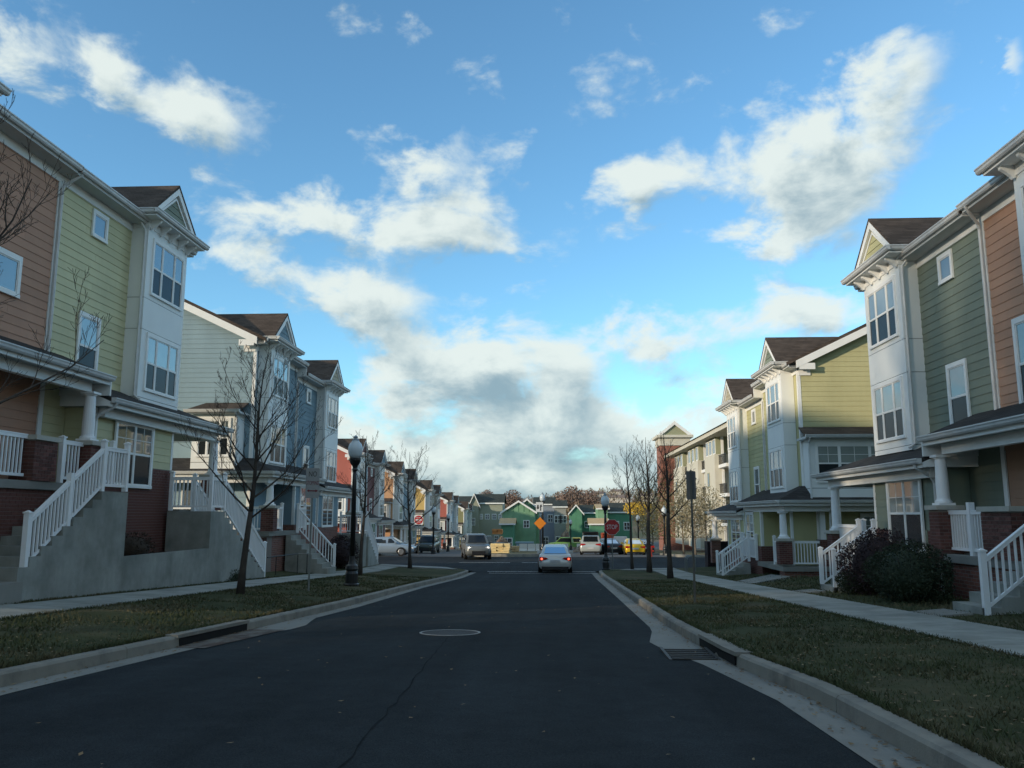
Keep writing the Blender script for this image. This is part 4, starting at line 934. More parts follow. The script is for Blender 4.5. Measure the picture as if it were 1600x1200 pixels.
downspout(R2, [(-.7, 32.1, 1.8), (-.7, 32.3, 1.6), (-.75, 32.66, 1.45), (-.75, 32.68, .5), (-.85, 32.66, .4), (-.9, 32.66, -1.2)])
stair_v(R2, 37.6, 38.8, 1.2, 2.45, -.58, -1.4, 4)
railing(R2, (2.4, 37.6, -1.36), (1.25, 37.6, -.55), posts=(1, 1), drop=.1); railing(R2, (2.4, 38.8, -1.36), (1.25, 38.8, -.55), posts=(1, 1), drop=.1)
for HH in (L1, R1, L2, R2):
    if HH.extra.v: HH.b(HH.extra, 'brick_courses', BRICK, stuff=True)
# ---- blocks behind the camera and the row past the crossing
def far_block(label, XW, s, y0, z0, cN, cF, cG, lower=None):
    h = House('townhouse_block', label, XW, s, y0 + 6, z0)
    block(h, y0, y0 + 11.7, y0 + 5.6, z0, z0 - .35, cN, cF, cG, (y0 + .3, y0 + 2.8), (y0 + 8.8, y0 + 11.3), detail=0, zb=z0 - 1.5)
    std_windows(h, y0 + 5.6, z0 - .35, z0, near=True, up=PANE_FAR)
    if y0 > 30:
        gable_extras(h, y0, z0, cG, vmin=-2.3)
        porch_roof(h, y0 - 1.2, y0 + 6.0, 1.3, 4.3 + z0, 4.9 + z0, wrapA=y0, side=-5.5); porch_roof(h, y0 + 6.06, y0 + 13.4, 1.3, 4.05 + z0, 4.6 + z0, wrapB=y0 + 11.7)
        for v, y in ((1.0, y0 - .7), (-2.4, y0 - .7), (1.0, y0 + 1.2), (1.0, y0 + 13.0)): column(h, v, y, 2.4 + z0, 3.87 + z0, 1.2 + z0, faces=(), limit=0)
        m = MB(); m.box(-5, 1.15, y0 - 1.0, y0 - .03, .4 + z0, 1.5 + z0); m.box(0.02, 1.15, y0 - .02, y0 + 13, .2 + z0, 1.5 + z0); h.b(m, 'porch_floor', BRICKM)
        railing(h, (-2.2, y0 - .7, 1.5 + z0), (.8, y0 - .7, 1.5 + z0), posts=(0, 0), step=.2); railing(h, (1.0, y0 - .5, 1.5 + z0), (1.0, y0 + 1.0, 1.5 + z0), posts=(0, 0), step=.2)
        lower_wall(h, .9, y0 + 3, y0 + 6, z0 - .5, 4.05 + z0, 2.3 + z0, cN, joined=True, bfaces=(), limit=0); window(h, 'street', .905, y0 + 3.7, y0 + 5.3, 2.2 + z0, 3.8 + z0, (1, 1), .1, up=PANE_FAR)
        lower_wall(h, .9, y0 + 6.1, y0 + 10, z0 - .5, 3.8 + z0, 2.1 + z0, cF, joined=True, bfaces=(), limit=0); window(h, 'street', .905, y0 + 7.2, y0 + 8.8, 2.0 + z0, 3.6 + z0, (1, 1), .1, up=PANE_FAR)
        window(h, 'cam', y0, -3.9, -2.7, 2.3 + z0, 3.7 + z0, (1, 1), .1, up=PANE_FAR)
        stair_v(h, y0 + 1.6, y0 + 2.8, 1.15, 2.8, 1.5 + z0, .2 + z0, 6); railing(h, (2.75, y0 + 1.6, .2 + z0), (1.2, y0 + 1.6, 1.5 + z0), posts=(1, 1), step=.2); railing(h, (2.75, y0 + 2.8, .2 + z0), (1.2, y0 + 2.8, 1.5 + z0), posts=(1, 1), step=.2)
    return h
far_block('townhouse block with red gable and maroon far unit, just past the crossing on the left', -17, 1, 70.5, -3.2, 'bluegrey', 'maroon', 'red')
far_block('townhouse block with orange gable end beyond the red one', -17, 1, 89.5, -4.0, 'tan', 'bluegrey', 'orange')
far_block('townhouse block with golden yellow gable end beyond the orange one', -17, 1, 112, -5.1, 'bluegrey', 'tan', 'gold')
far_block('small distant townhouse block with red gable end beyond the yellow one', -17, 1, 136, -6.1, 'bluegrey', 'bluegrey', 'red')
far_block('farthest townhouse block on the left with olive green gable end', -17, 1, 162, -7.2, 'bluegrey', 'teal', 'olive')
far_block('townhouse block on the left side behind the viewpoint', -11.9, 1, -14.5, 1.2, 'yellowgreen', 'brown', 'brown'); far_block('townhouse block on the right side behind the viewpoint', 9.9, -1, -6.0, -.2, 'sage', 'salmon', 'sage')
# ---------------------------------------------------------------- bare street trees
def tree_mesh(seed, H, th, r0, spread, nl=11, twigs=5, droop=.0, lead=True, up=.95, leanx=0.):
    """trunk and crown meshes of a leafless tree: leader, limbs, branches, twigs"""
    rng = random.Random(seed); T = MB(); Cn = MB()
    lean = Vector((rng.uniform(-.03, .03) + leanx, rng.uniform(-.03, .03), 0)); pts = []; rad = []; n = 9
    for i in range(n + 1):
        t = i / n; z = H * .93 * t; pts.append(Vector((lean.x * z + .05 * math.sin(z * 1.3 + seed) * t * 1.5, lean.y * z + .05 * math.cos(z * 1.1 + seed) * t, z))); rad.append(max(.008, r0 * (1 - t) ** .85 * (1.25 if i == 0 else 1)))
    cut = max(2, int(n * th / (H * .93) + 1.2))
    T.path(pts[:cut + 1], rad[:cut + 1], 8)
    Cn.path(pts[cut:], rad[cut:], 6)
    def on_trunk(z):
        t = min(max(z / (H * .93), 0), .999) * n; i = int(t); f = t - i; return pts[i].lerp(pts[i + 1], f), rad[i] + (rad[i + 1] - rad[i]) * f
    def grow(p, d, L, r, lvl):
        m = 5 if lvl == 0 else 4 if lvl == 1 else 3; q = [p.copy()]; rr = [r]; d = d.normalized(); c = p.copy()
        for i in range(m):
            d = (d + Vector((rng.gauss(0, .13), rng.gauss(0, .13), rng.gauss(.05, .08) + (.10 * up if lvl < 2 else .05)))).normalized()
            c = c + d * L / m; q.append(c.copy()); rr.append(max(.0035, r * (1 - (i + 1) / m * .82)))
        Cn.path(q, rr, 5 if lvl == 0 else 4 if lvl == 1 else 3, cap=False)
        if lvl >= 3: return
        k = (6, 5, twigs)[lvl] if L > .35 else 2
        for i in range(k):
            f = .22 + .76 * (i + rng.random() * .8) / k; f = min(f, .98); j = f * m; a = int(j); b = min(a + 1, m); s = q[a].lerp(q[b], j - a)
            ax = (q[b] - q[a]).normalized(); o = ax.orthogonal().normalized(); o.rotate(Matrix.Rotation(rng.uniform(0, 6.283), 3, ax)) if False else None
            o = (Matrix.Rotation(rng.uniform(0, 6.283), 3, ax) @ ax.orthogonal()).normalized()
            nd = ax * rng.uniform(.75, 1.0) + o * rng.uniform(.45, .8) + Vector((0, 0, .18 * up))
            grow(s, nd, L * (1 - f * .45) * rng.uniform(.36, .58), rr[a] * .58, lvl + 1)
    for i in range(nl):
        f = (i + .3 * rng.random()) / nl; z = th + (H * .84 - th) * f ** 1.1; p, r = on_trunk(z)
        a = i * 2.399 + rng.uniform(-.4, .4); e = .62 + .5 * f
        L = spread * (1 - .62 * f) * rng.uniform(.85, 1.15)
        grow(p, Vector((math.cos(a), math.sin(a), e)), L, min(r * .5, r0 * .30), 0)
    return T.mesh('trunk', smooth=True), Cn.mesh('crown', smooth=True)
def tree(label, x, y, z, seed, H, th, r0, spread, rot=0., group='bare street trees', mat=None, **k):
    t = thing('street_tree', label, 'tree', (x, y, z), group); t.rotation_euler = (0, 0, rot)
    a, b = tree_mesh(seed, H, th, r0, spread, **k); link('trunk', a, mat or TRUNK, t); link('crown', b, mat or TRUNK, t); return t
def gzz(x, y): return gz(x, y) - .03
tree('largest bare tree, on the left verge in front of the slate-blue houses', -7.6, 20.4, gzz(-7.6, 20.4), 11, 6.5, 1.8, .092, 2.8, nl=19, twigs=6, leanx=.07)
tree('bare tree mostly out of frame whose twigs cross the brown house front', -9.0, 10.6, gz(-8, 10.6), 5, 8.4, 2.2, .12, 3.9, rot=1.0, nl=17, twigs=5)
tree('bare tree right behind the black lamp post on the left', -8.0, 35.0, gzz(-8, 35), 23, 6.3, 2.3, .09, 2.2, nl=15)
tree('slim bare tree in front of the red and white sign on the left corner', -7.6, 45.0, gzz(-7.6, 45), 31, 6.7, 2.2, .10, 3.0, nl=15)
tree('bare twin-stemmed tree nearest on the right verge', 5.0, 36.2, gzz(5.0, 36.2), 47, 6.7, 2.4, .12, 2.0, nl=15, up=1.4)
tree('bare tree second nearest on the right verge', 4.9, 43.0, gzz(4.9, 43.0), 53, 7.4, 2.8, .13, 2.5, nl=15, up=1.2)
tree('thin bare tree with pale foot beside the stop sign', 4.35, 46.2, gzz(4.35, 46), 67, 7.5, 3.2, .085, 2.3, nl=14, up=1.2)
# ---------------------------------------------------------------- shrubs
def leaf_cloud(name, mat, parent, c, rx, ry, rz, n, size, seed, shell=.55, lumps=7, lump=.35):
    rng = np.random.default_rng(seed); P = rng.normal(size=(n, 3)); P /= np.linalg.norm(P, axis=1)[:, None]
    ld = rng.normal(size=(lumps, 3)); ld /= np.linalg.norm(ld, axis=1)[:, None]
    r = shell + (1 - shell) * rng.random(n) ** .6; bump = 1 + lump * np.maximum(0, (P @ ld.T) - .6).max(1) * 2.2 - .12
    P = P * (r * bump)[:, None] * np.array([rx, ry, rz]); P[:, 2] = np.maximum(P[:, 2], -rz * .95)
    U = rng.normal(size=(n, 3)); U /= np.linalg.norm(U, axis=1)[:, None]; W = np.cross(U, rng.normal(size=(n, 3))); W /= np.linalg.norm(W, axis=1)[:, None]
    s = size * rng.uniform(.6, 1.3, n)[:, None]; A = P - U * s; B = P + W * s * .5; D = P + U * s; E_ = P - W * s * .5
    V = np.stack([A, B, D, E_], 1).reshape(-1, 3) + np.array(c)
    me = bpy.data.meshes.new(name); me.from_pydata(V.tolist(), [], [(4 * i, 4 * i + 1, 4 * i + 2, 4 * i + 3) for i in range(n)])
    return link(name, me, mat, parent)
EVG = M('shrub_leaves_green', (.022, .034, .018), .7, .5, 9, spec=.25, col2=(.045, .055, .028), c2scale=16, c2lo=.5, c2hi=.7); PUR = M('shrub_leaves_purple', (.026, .016, .019), .7, .5, 9, spec=.25, col2=(.05, .032, .03), c2scale=16, c2lo=.5, c2hi=.7)
def shrub(label, x, y, z, rx, ry, h, n, mat, seed, size=.03, cat='shrub'):
    t = thing('shrub', label, cat, (x, y, z), 'shrubs in the front yards'); m = MB(); rng = random.Random(seed)
    for i in range(9):
        a = rng.uniform(0, 6.28); m.path([(0, 0, 0), (rx * .4 * math.cos(a), ry * .4 * math.sin(a), h * .4), (rx * .75 * math.cos(a), ry * .75 * math.sin(a), h * .8)], [.02, .014, .006], 4)
    for i in range(26):
        a = rng.uniform(0, 6.28); e = rng.uniform(.1, 1.35); d = Vector((rx * math.cos(a) * math.cos(e), ry * math.sin(a) * math.cos(e), h * .52 * math.sin(e))); b0 = Vector((0, 0, h * .48)); k = rng.uniform(1.0, 1.15); m.path([b0 + d * .6, b0 + d * k + Vector((0, 0, .04))], [.006, .002], 3)
    link('stems', m.mesh('stems'), TRUNK, t); o = leaf_cloud('foliage', mat, t, (0, 0, h * .5), rx, ry, h * .52, n, size, seed, shell=.5, lumps=14, lump=.32); o['kind'] = 'stuff'
    core = MB(); core.lathe([(.02, h * .08), (.62, h * .2), (.72, h * .5), (.5, h * .8), (.05, h * .9)], n=10); core.v = [(x_ * rx, y_ * ry, z_) for x_, y_, z_ in core.v]; link('core', core.mesh('core', smooth=True), mat, t)
    return t
shrub('tall purple-leaved shrub under the sage-green house window', 8.1, 21.4, gz(8.1, 21.4) - .05, .85, 1.1, 1.55, 7000, PUR, 1, .035)
shrub('broad dark green shrub in front of the purple one', 7.75, 18.9, gz(7.8, 19) - .05, .75, 1.35, 1.25, 9000, EVG, 2, .03)
shrub('low spreading green shrub beside the far steps of the sage house', 7.75, 21.9, gz(7.7, 22) - .05, .55, .6, .62, 3500, EVG, 3, .028)
shrub('small straggly shrub at the right picture edge by the near steps', 8.35, 14.1, gz(8.3, 14) - .05, .55, .6, 1.05, 2600, EVG, 4, .03)
shrub('dark round shrub under the far window of the slate-blue house', -10.2, 40.4, gz(-10.2, 40) - .05, .8, 1.25, 1.5, 5000, PUR, 5, .04)
shrub('scrubby low shrub at the foot of the left stair beyond the planter', -9.85, 25.6, gz(-9.7, 25.6) - .35, .3, .85, .75, 2600, EVG, 6, .03)
shrub('dead brown shrub inside the planter by the brick wall', -10.3, 20.2, .2, .5, .9, .7, 1500, M('dead_leaves', (.045, .032, .022), .9, .4, 6), 7, .03)
shrub('dark shrub at the left picture edge beside the bottom steps', -11.2, 13.6, -.1, .6, .8, .8, 2600, EVG, 8, .03)
# clipped hedge beyond the left stair and by the apartments
hd = thing('hedge', 'clipped dark hedge beyond the last stair on the left', 'hedge', (-13.4, 51.0, road_z(51)))
o = leaf_cloud('foliage', EVG, hd, (0, 0, .85), 2.0, .8, .9, 6000, .05, 9, shell=.8, lumps=3, lump=.1); o['kind'] = 'stuff'; m = MB(); m.box(-1.8, 1.8, -.6, .6, 0, 1.5); link('core', m.mesh('core'), EVG, hd)
hd = thing('hedge', 'clipped dark hedge between the yellow house and the apartments', 'hedge', (10.6, 47.6, road_z(47)))
o = leaf_cloud('foliage', PUR, hd, (0, 0, .9), 2.2, .6, .95, 6000, .05, 10, shell=.8, lumps=3, lump=.1); o['kind'] = 'stuff'; m = MB(); m.box(-2, 2, -.45, .45, 0, 1.65); link('core', m.mesh('core'), PUR, hd)
# ---------------------------------------------------------------- lamps
GLOBE = M('frosted_globe', (.55, .62, .66), .3, .05, spec=.5)
def lamp(label, x, y, z, h=4.75, group='acorn street lamps'):
    t = thing('street_lamp', label, 'street lamp', (x, y, z), group)
    m = MB(); m.lathe([(.24, 0), (.24, .10), (.20, .13), (.20, .42), (.17, .50), (.21, .56), (.19, .66), (.12, .72), (.10, .80), (.085, .95)], n=14); link('base', m.mesh('base'), METBLK, t)
    m = MB(); m.lathe([(.082, .951), (.07, h - 1.45), (.062, h - 1.15)], n=12); link('pole', m.mesh('pole', smooth=True), METBLK, t)
    m = MB(); m.lathe([(.065, h - 1.149), (.10, h - 1.10), (.07, h - 1.05), (.09, h - .98), (.15, h - .90), (.19, h - .80), (.19, h - .74)], n=14); hd_ = link('capital', m.mesh('capital'), METBLK, t)
    m = MB(); m.lathe([(.16, h - .739), (.21, h - .62), (.235, h - .50), (.23, h - .40), (.19, h - .28), (.12, h - .20), (.115, h - .17)], n=18); link('globe', m.mesh('globe', smooth=True), GLOBE, t)
    m = MB(); m.lathe([(.125, h - .169), (.125, h - .15), (.07, h - .12), (.06, h - .09), (.085, h - .06), (.05, h - .03), (.01, h)], n=12); link('finial', m.mesh('finial'), M('lamp_cap', (.28, .33, .36), .4, .1), t)
    return t
lamp('black acorn lamp post on the left verge, nearest the camera', -6.25, 26.2, gzz(-6.25, 26.2))
lamp('black acorn lamp post beside the stop sign', 2.95, 46.4, gzz(2.95, 46.3), 4.2)
for lb, px, d, h in (('black lamp post far left behind the red and white sign', 679, 78, 4.6), ('black lamp post farthest left along the avenue', 702, 98, 4.6), ('black lamp post before the apartment hedge', 1034, 72, 4.2), ('small lamp post behind the yellow car', 994, 92, 4.2), ('slim lamp post behind the silver sedan roof', 891, 118, 4.4), ('lamp post on the median nose behind the orange sign', 848, 70, 5.2)):
    x = (px - 862) / 1294 * d; lamp(lb, x, d, road_z(d) - .02, h)
# ---------------------------------------------------------------- signs
SGN = M('sign_white', (.62, .64, .64), .5, .06, spec=.4); SRED = M('sign_red', (.40, .025, .025), .45, .06, spec=.4); SBLK = M('sign_black', (.03, .028, .03), .5, .05); SBACK = M('sign_back', (.075, .085, .095), .5, .1); SORG = M('sign_orange', (.62, .20, .02), .5, .05)
def post(t, h, mat=GALV, w=.05):
    m = MB(); m.prism_z([(-w / 2, 0), (w / 2, 0), (w / 2, -.03), (w * .25, -.03), (w * .2, -.012), (-w * .2, -.012), (-w * .25, -.03), (-w / 2, -.03)], -.05, h); m.v = [(x, y + .012, z) for x, y, z in m.v]; return link('post', m.mesh('post'), mat, t)
def rrect(w, h, r=.03, n=3):
    p = []
    for cx_, cz_, a0 in ((w / 2 - r, h / 2 - r, 0), (-w / 2 + r, h / 2 - r, 90), (-w / 2 + r, -h / 2 + r, 180), (w / 2 - r, -h / 2 + r, 270)):
        for i in range(n + 1): a = R(a0 + 90 * i / n); p.append((cx_ + r * math.cos(a), cz_ + r * math.sin(a)))
    return p
def plate(t, name, pts, zc, mat, y=-.03, th=.004):
    m = MB(); m.prism_y([(x, z + zc) for x, z in pts], y - th, y); return link(name, m.mesh(name), mat, t)
RX = (R(90), 0, 0)
M('sign_dkred', (.17, .015, .025), .5, .05)
ns = thing('street_sign', 'NO STOPPING sign with a red double arrow on the left verge', 'sign', (-6.55, 22.6, gzz(-6.55, 22.6))); ns.rotation_euler = (0, 0, R(14)); post(ns, 3.25)
fc = plate(ns, 'face', rrect(.36, .82), 2.93, M('sign_grey', (.30, .31, .31), .5, .1, 8)); text_obj('NO', 'lettering', .20, SBLK, fc, (0, -.037, 3.17), RX, .001, .72); text_obj('STOPPING', 'lettering', .15, MATS['sign_dkred'], fc, (0, -.037, 2.93), RX, .001, .47)
m = MB(); m.prism_y([(-.145, 2.72), (-.085, 2.76), (-.085, 2.735), (.085, 2.735), (.085, 2.76), (.145, 2.72), (.085, 2.68), (.085, 2.705), (-.085, 2.705), (-.085, 2.68)], -.037, -.0345); link('arrow', m.mesh('arrow'), M('sign_dkred', (.20, .02, .03), .5, .05), fc)
nb = thing('street_sign', 'dark back of a sign on its post on the right verge', 'sign', (3.25, 19.6, gzz(3.25, 19.6))); nb.rotation_euler = (0, 0, R(170)); post(nb, 3.05, M('post_green', (.05, .06, .06), .6, .1)); plate(nb, 'face', rrect(.22, .66), 2.70, SBACK)
so = thing('stop_sign', 'red octagonal STOP sign at the corner on the right', 'stop sign', (3.27, 45.9, gzz(3.27, 45.9))); post(so, 2.7)
oc = [(.41 * math.cos(R(22.5 + 45 * i)) / math.cos(R(22.5)), .41 * math.sin(R(22.5 + 45 * i)) / math.cos(R(22.5))) for i in range(8)]
plate(so, 'border', oc, 2.32, SGN, -.03); fc = plate(so, 'face', [(x * .955, z * .955) for x, z in oc], 2.32, SRED, -.0345, .003); text_obj('STOP', 'lettering', .34, SGN, fc, (0, -.039, 2.32), RX, .001, .72)
dn = thing('street_sign', 'square red and white DO NOT ENTER sign past the crossing on the left', 'sign', (-11.15, 70, road_z(70))); post(dn, 3.3)
fc = plate(dn, 'face', rrect(.76, .76, .05), 2.9, SGN); m = MB(); m.prism_y([(.36 * math.cos(R(10 * i)), 2.9 + .36 * math.sin(R(10 * i))) for i in range(36)], -.038, -.0345); ds = link('disc', m.mesh('disc'), SRED, dn)
m = MB(); m.box(-.26, .26, -.042, -.0385, 2.845, 2.955); link('bar', m.mesh('bar'), SGN, dn); text_obj('DO NOT', 'lettering', .14, SGN, ds, (0, -.041, 3.08), RX, .001, .8); text_obj('ENTER', 'lettering', .14, SGN, ds, (0, -.041, 2.72), RX, .001, .8)
ws = thing('street_sign', 'orange diamond warning sign on the median nose', 'sign', (-.95, 68.5, road_z(68) + .12)); post(ws, 2.9, METBLK, .08); plate(ws, 'face', [(0, .5), (.5, 0), (0, -.5), (-.5, 0)], 2.45, SORG); plate(ws, 'rim', [(0, .52), (.52, 0), (0, -.52), (-.52, 0)], 2.45, SBLK, -.026, .003)
kr_ = thing('street_sign', 'white keep-right arrow sign above the orange diamond sign', 'sign', (-1.0, 69.3, road_z(69) + .12)); post(kr_, 4.2, GALV); fc = plate(kr_, 'face', rrect(.6, .8), 3.8, SGN)
m = MB(); m.prism_y([(-.2, 3.98), (-.08, 3.98), (-.06, 3.8), (-.02, 3.72), (-.14, 3.6), (-.26, 3.72), (-.2, 3.8)], -.038, -.0345); m.prism_y([(.04, 3.5), (.14, 3.5), (.14, 3.82), (.24, 3.82), (.12, 4.05), (.0, 3.82), (.05, 3.82)], -.038, -.0345); link('symbol', m.mesh('symbol'), SBLK, fc)
# pipe handrail on the left pavement and bike hoops on the right
hr = thing('handrail', 'black pipe handrail beside the path of the slate-blue house', 'handrail', (-9.7, 31.5, gz(-9.7, 31.5)))
m = MB(); m.path([(-.5, -1.6, .72), (.05, .2, .78), (.1, 1.4, .72)], .022, 6); link('rail', m.mesh('rail'), METBLK, hr)
for x, y in ((-.35, -1.1), (.05, .2), (.09, 1.3)):
    m = MB(); m.path([(x, y, -.1), (x, y, .74)], .018, 6); link('post', m.mesh('post'), METBLK, hr)
bk = thing('bicycle_rack', 'bent metal hoop rack at the corner before the yellow house stair', 'bicycle rack', (7.0, 43.0, gz(7.0, 43)))
for i in range(3):
    m = MB(); m.path([(-.2, .35 * i, 0)] + [(-.2 + .42 * (1 - math.cos(a)) / 2, .35 * i, .55 + .2 * math.sin(a)) for a in [math.pi * k / 8 for k in range(9)]] + [(.22, .35 * i, 0)], .022, 6); link('hoop', m.mesh('hoop'), GALV, bk)
# hydrant
hy = thing('fire_hydrant', 'small red fire hydrant past the crossing on the right', 'fire hydrant', (7.6, 65.6, road_z(65)))
HR = M('hydrant_red', (.55, .06, .035), .5, .1); m = MB(); m.lathe([(.17, 0), (.17, .06), (.12, .08), (.12, .5), (.15, .52), (.15, .56)], n=12); link('barrel', m.mesh('barrel'), HR, hy)
m = MB(); m.lathe([(.14, .561), (.13, .66), (.08, .74), (.03, .78), (.03, .84)], n=12); link('bonnet', m.mesh('bonnet'), HR, hy); m = MB(); m.path([(-.24, 0, .42), (.24, 0, .42)], .06, 8); link('nozzle', m.mesh('nozzle'), HR, hy)
# ---------------------------------------------------------------- vehicles
TYRE = M('tyre_rubber', (.012, .012, .013), .8, .1); RIM = M('wheel_rim', (.30, .31, .32), .35, .1, metal=.8); CGL = glass_mat('car_glass', (.012, .016, .02), .0, .03, 1.45); CHR = M('car_trim', (.02, .02, .022), .4, .05); TAIL = M('tail_lamp', (.35, .01, .008), .25, .05, spec=.6); TLIT = M('tail_lamp_lit', (1.0, .10, .05), .3, 0, emit=2.2); HEADL = M('headlamp', (.75, .77, .78), .2, .05, spec=.8); HLIT = M('headlamp_lit', (1, .95, .85), .3, 0, emit=3.0); PLATE = M('number_plate', (.5, .5, .5), .5, .05)
def paint(n, c): return M('car_paint_' + n, c, .28, .04, 2, spec=.6, metal=.25)
def car(label, cat, x, y, z, rot, col, kind='sedan', name='parked_car', lit=False, group='cars', tailgate_open=False):
    """car pointing along +y in its own frame; lower body and cabin are lofted, other parts separate"""
    t = thing(name, label, cat, (x, y, z), group); t.rotation_euler = (0, 0, R(rot))
    S = {'sedan': dict(L=4.65, W=.90, B=[(-2.32, .38, .62, .72), (-2.28, .30, .92, .84), (-2.05, .24, 1.02, .885), (-1.3, .22, 1.03, .90), (0, .2, .98, .90), (1.0, .2, .95, .90), (1.9, .22, .84, .87), (2.22, .28, .72, .78), (2.32, .36, .6, .66)],
                       C=[(-1.72, 1.0, .70, .0), (-1.05, 1.36, .60, .0), (-.5, 1.45, .57, 0), (.2, 1.46, .57, 0), (.55, 1.40, .58, 0), (1.25, .96, .70, 0)]),
         'suv': dict(L=4.8, W=.95, B=[(-2.4, .45, .75, .80), (-2.36, .35, 1.10, .90), (-2.1, .28, 1.16, .945), (-1.3, .26, 1.17, .955), (0, .25, 1.14, .955), (1.0, .25, 1.12, .955), (1.8, .28, 1.04, .93), (2.28, .33, .95, .85), (2.4, .42, .78, .74)],
                     C=[(-2.25, 1.14, .80, 0), (-1.9, 1.68, .70, 0), (-1.0, 1.78, .66, 0), (0, 1.78, .66, 0), (.35, 1.70, .67, 0), (1.05, 1.12, .80, 0)])}[kind]
    body = MB(); k = 10; base = 0
    def ring(lst, fn):
        m = MB()
        for s in lst: m.v += fn(s)
        n = len(fn(lst[0]))
        for i in range(len(lst) - 1):
            for j in range(n): a = i * n + j; b = i * n + (j + 1) % n; m.f.append((a, b, b + n, a + n))
        m.f.append(tuple(reversed(range(n)))); m.f.append(tuple((len(lst) - 1) * n + j for j in range(n))); return m
    def fb(s):
        yy, lo, hi, w = s; h = hi - lo
        half = [(w * .86, lo), (w * .97, lo + h * .16), (w, lo + h * .45), (w * .985, lo + h * .72), (w * .93, hi - h * .06), (w * .84, hi)]
        return [(a, yy, b) for a, b in half] + [(-a, yy, b) for a, b in reversed(half)]
    def fc_(s):
        yy, hi, w, _ = s; lo = S['B'][4][2] - .06; wb = S['W'] * .86
        f = (hi - lo) / (max(c[1] for c in S['C']) - lo); ww = wb + (w - wb) * f
        half = [(wb, lo), (ww + .02, lo + (hi - lo) * .9), (ww - .06, hi)]
        return [(a, yy, b) for a, b in half] + [(-a, yy, b) for a, b in reversed(half)]
    mb = ring(S['B'], fb).mesh('body', smooth=True); link('body', mb, col, t)
    C = S['C']; mc = ring(C, fc_).mesh('cabin', smooth=False); link('cabin', mc, col, t)
    # glazing: rear, front and side panes set just proud of the cabin shell
    def pane(p, o):
        q = [Vector(v) for v in p]; c = sum(q, Vector()) / len(q); m = MB(); m.hexa([tuple(c + (v - c) * .9) for v in q], [tuple(c + (v - c) * .9 + Vector(o)) for v in q]); return link('window_pane', m.mesh('window_pane'), CGL, t)
    r = [fc_(s) for s in C]
    def L3(a, b, f): return tuple(Vector(a).lerp(Vector(b), f))
    pane([L3(r[0][1], r[0][4], 0.03), L3(r[0][1], r[0][4], .97), r[1][3], r[1][2]] if 0 else [(r[0][0][0] * .88, r[0][0][1], r[0][2][2] + .02), (-r[0][0][0] * .88, r[0][0][1], r[0][2][2] + .02), (-r[1][2][0] * .98, r[1][2][1], r[1][2][2]), (r[1][2][0] * .98, r[1][2][1], r[1][2][2])], (0, -.02, .012))
    pane([(r[-1][0][0] * .9, r[-1][0][1], r[-1][2][2] + .02), (-r[-1][0][0] * .9, r[-1][0][1], r[-1][2][2] + .02), (-r[-2][2][0] * .98, r[-2][2][1], r[-2][2][2]), (r[-2][2][0] * .98, r[-2][2][1], r[-2][2][2])], (0, .02, .012))
    for sg in (-1, 1):
        for (a, b) in ((1, 3), (3, 4)):
            lo = r[a][0][2] + .07; q = []
            ya, yb = C[a][0] + (.08 if a == 1 else .05), C[b][0] - .03
            if a == 1: ya -= .35
            if b == 4: yb += .42
            ta, tb = r[a][1], r[b][1]
            q = [(sg * (S['W'] * .86 + .004), ya if a == 1 else ya, lo), (sg * (S['W'] * .86 + .004), yb, lo), (sg * (tb[0] + .004), C[b][0] - .04, min(ta[2], tb[2])), (sg * (ta[0] + .004), C[a][0] + .06, min(ta[2], tb[2]))]
            pane(q, (sg * .012, 0, 0))
    wy = S['L'] * .29; wr = .33 if kind == 'sedan' else .37; W = S['W']
    for sg in (-1, 1):
        for yy in (-wy, wy):
            m = MB(); m.lathe([(wr * .98, -.11), (wr, -.06), (wr, .06), (wr * .98, .11)], n=20); m.v = [(sg * (W - .09) + zz, yy + xx, wr + yy2) for xx, yy2, zz in m.v]; wh = link('wheel', m.mesh('wheel'), TYRE, t)
            m = MB(); m.lathe([(wr * .66, .0), (wr * .6, .02), (wr * .2, .01)], n=14); m.v = [(sg * (W + .022 + zz * .4), yy + xx, wr + yy2) for xx, yy2, zz in m.v]; link('rim', m.mesh('rim'), RIM, wh)
            m = MB(); a = [math.pi * i / 10 for i in range(11)]; m.prism_x([(yy + (wr + .06) * math.cos(q), wr * .9 + (wr + .06) * math.sin(q)) for q in a], sg * (W - .25), sg * (W + .006)); link('wheel_arch', m.mesh('wheel_arch'), CHR, t)
    zl = S['B'][1][2]; rear = S['B'][1][0]; fr = S['B'][-2][0]
    for sg in (-1, 1):
        m = MB(); m.prism_y([(sg * (W * .94), zl - .04), (sg * (W * .95), zl - .24), (sg * W * .62, zl - .20), (sg * W * .42, zl - .13), (sg * W * .55, zl - .06)], rear - .045, rear + .16); tl = link('tail_lamp', m.mesh('tail_lamp'), TAIL, t)
        if lit and rot == 0:
            m = MB(); m.lathe([(.01, -.006), (.055, -.004), (.055, .0)], n=12); m.v = [(sg * W * .80 + a, rear - .05 + c, zl - .14 + b) for a, b, c in m.v]; link('bulb', m.mesh('bulb'), TLIT, tl)
        zf = S['B'][-2][2]; m = MB(); m.prism_y([(sg * W * .86, zf - .02), (sg * W * .86, zf - .16), (sg * W * .52, zf - .18), (sg * W * .5, zf - .06)], fr - .2, fr + .06); hl = link('headlamp', m.mesh('headlamp'), HEADL, t)
        if lit and rot != 0:
            m = MB(); m.lathe([(.01, .006), (.07, .004), (.07, .0)], n=12); m.v = [(sg * W * .7 + a, fr + .065 + c, zf - .11 + b) for a, b, c in m.v]; link('bulb', m.mesh('bulb'), HLIT, hl)
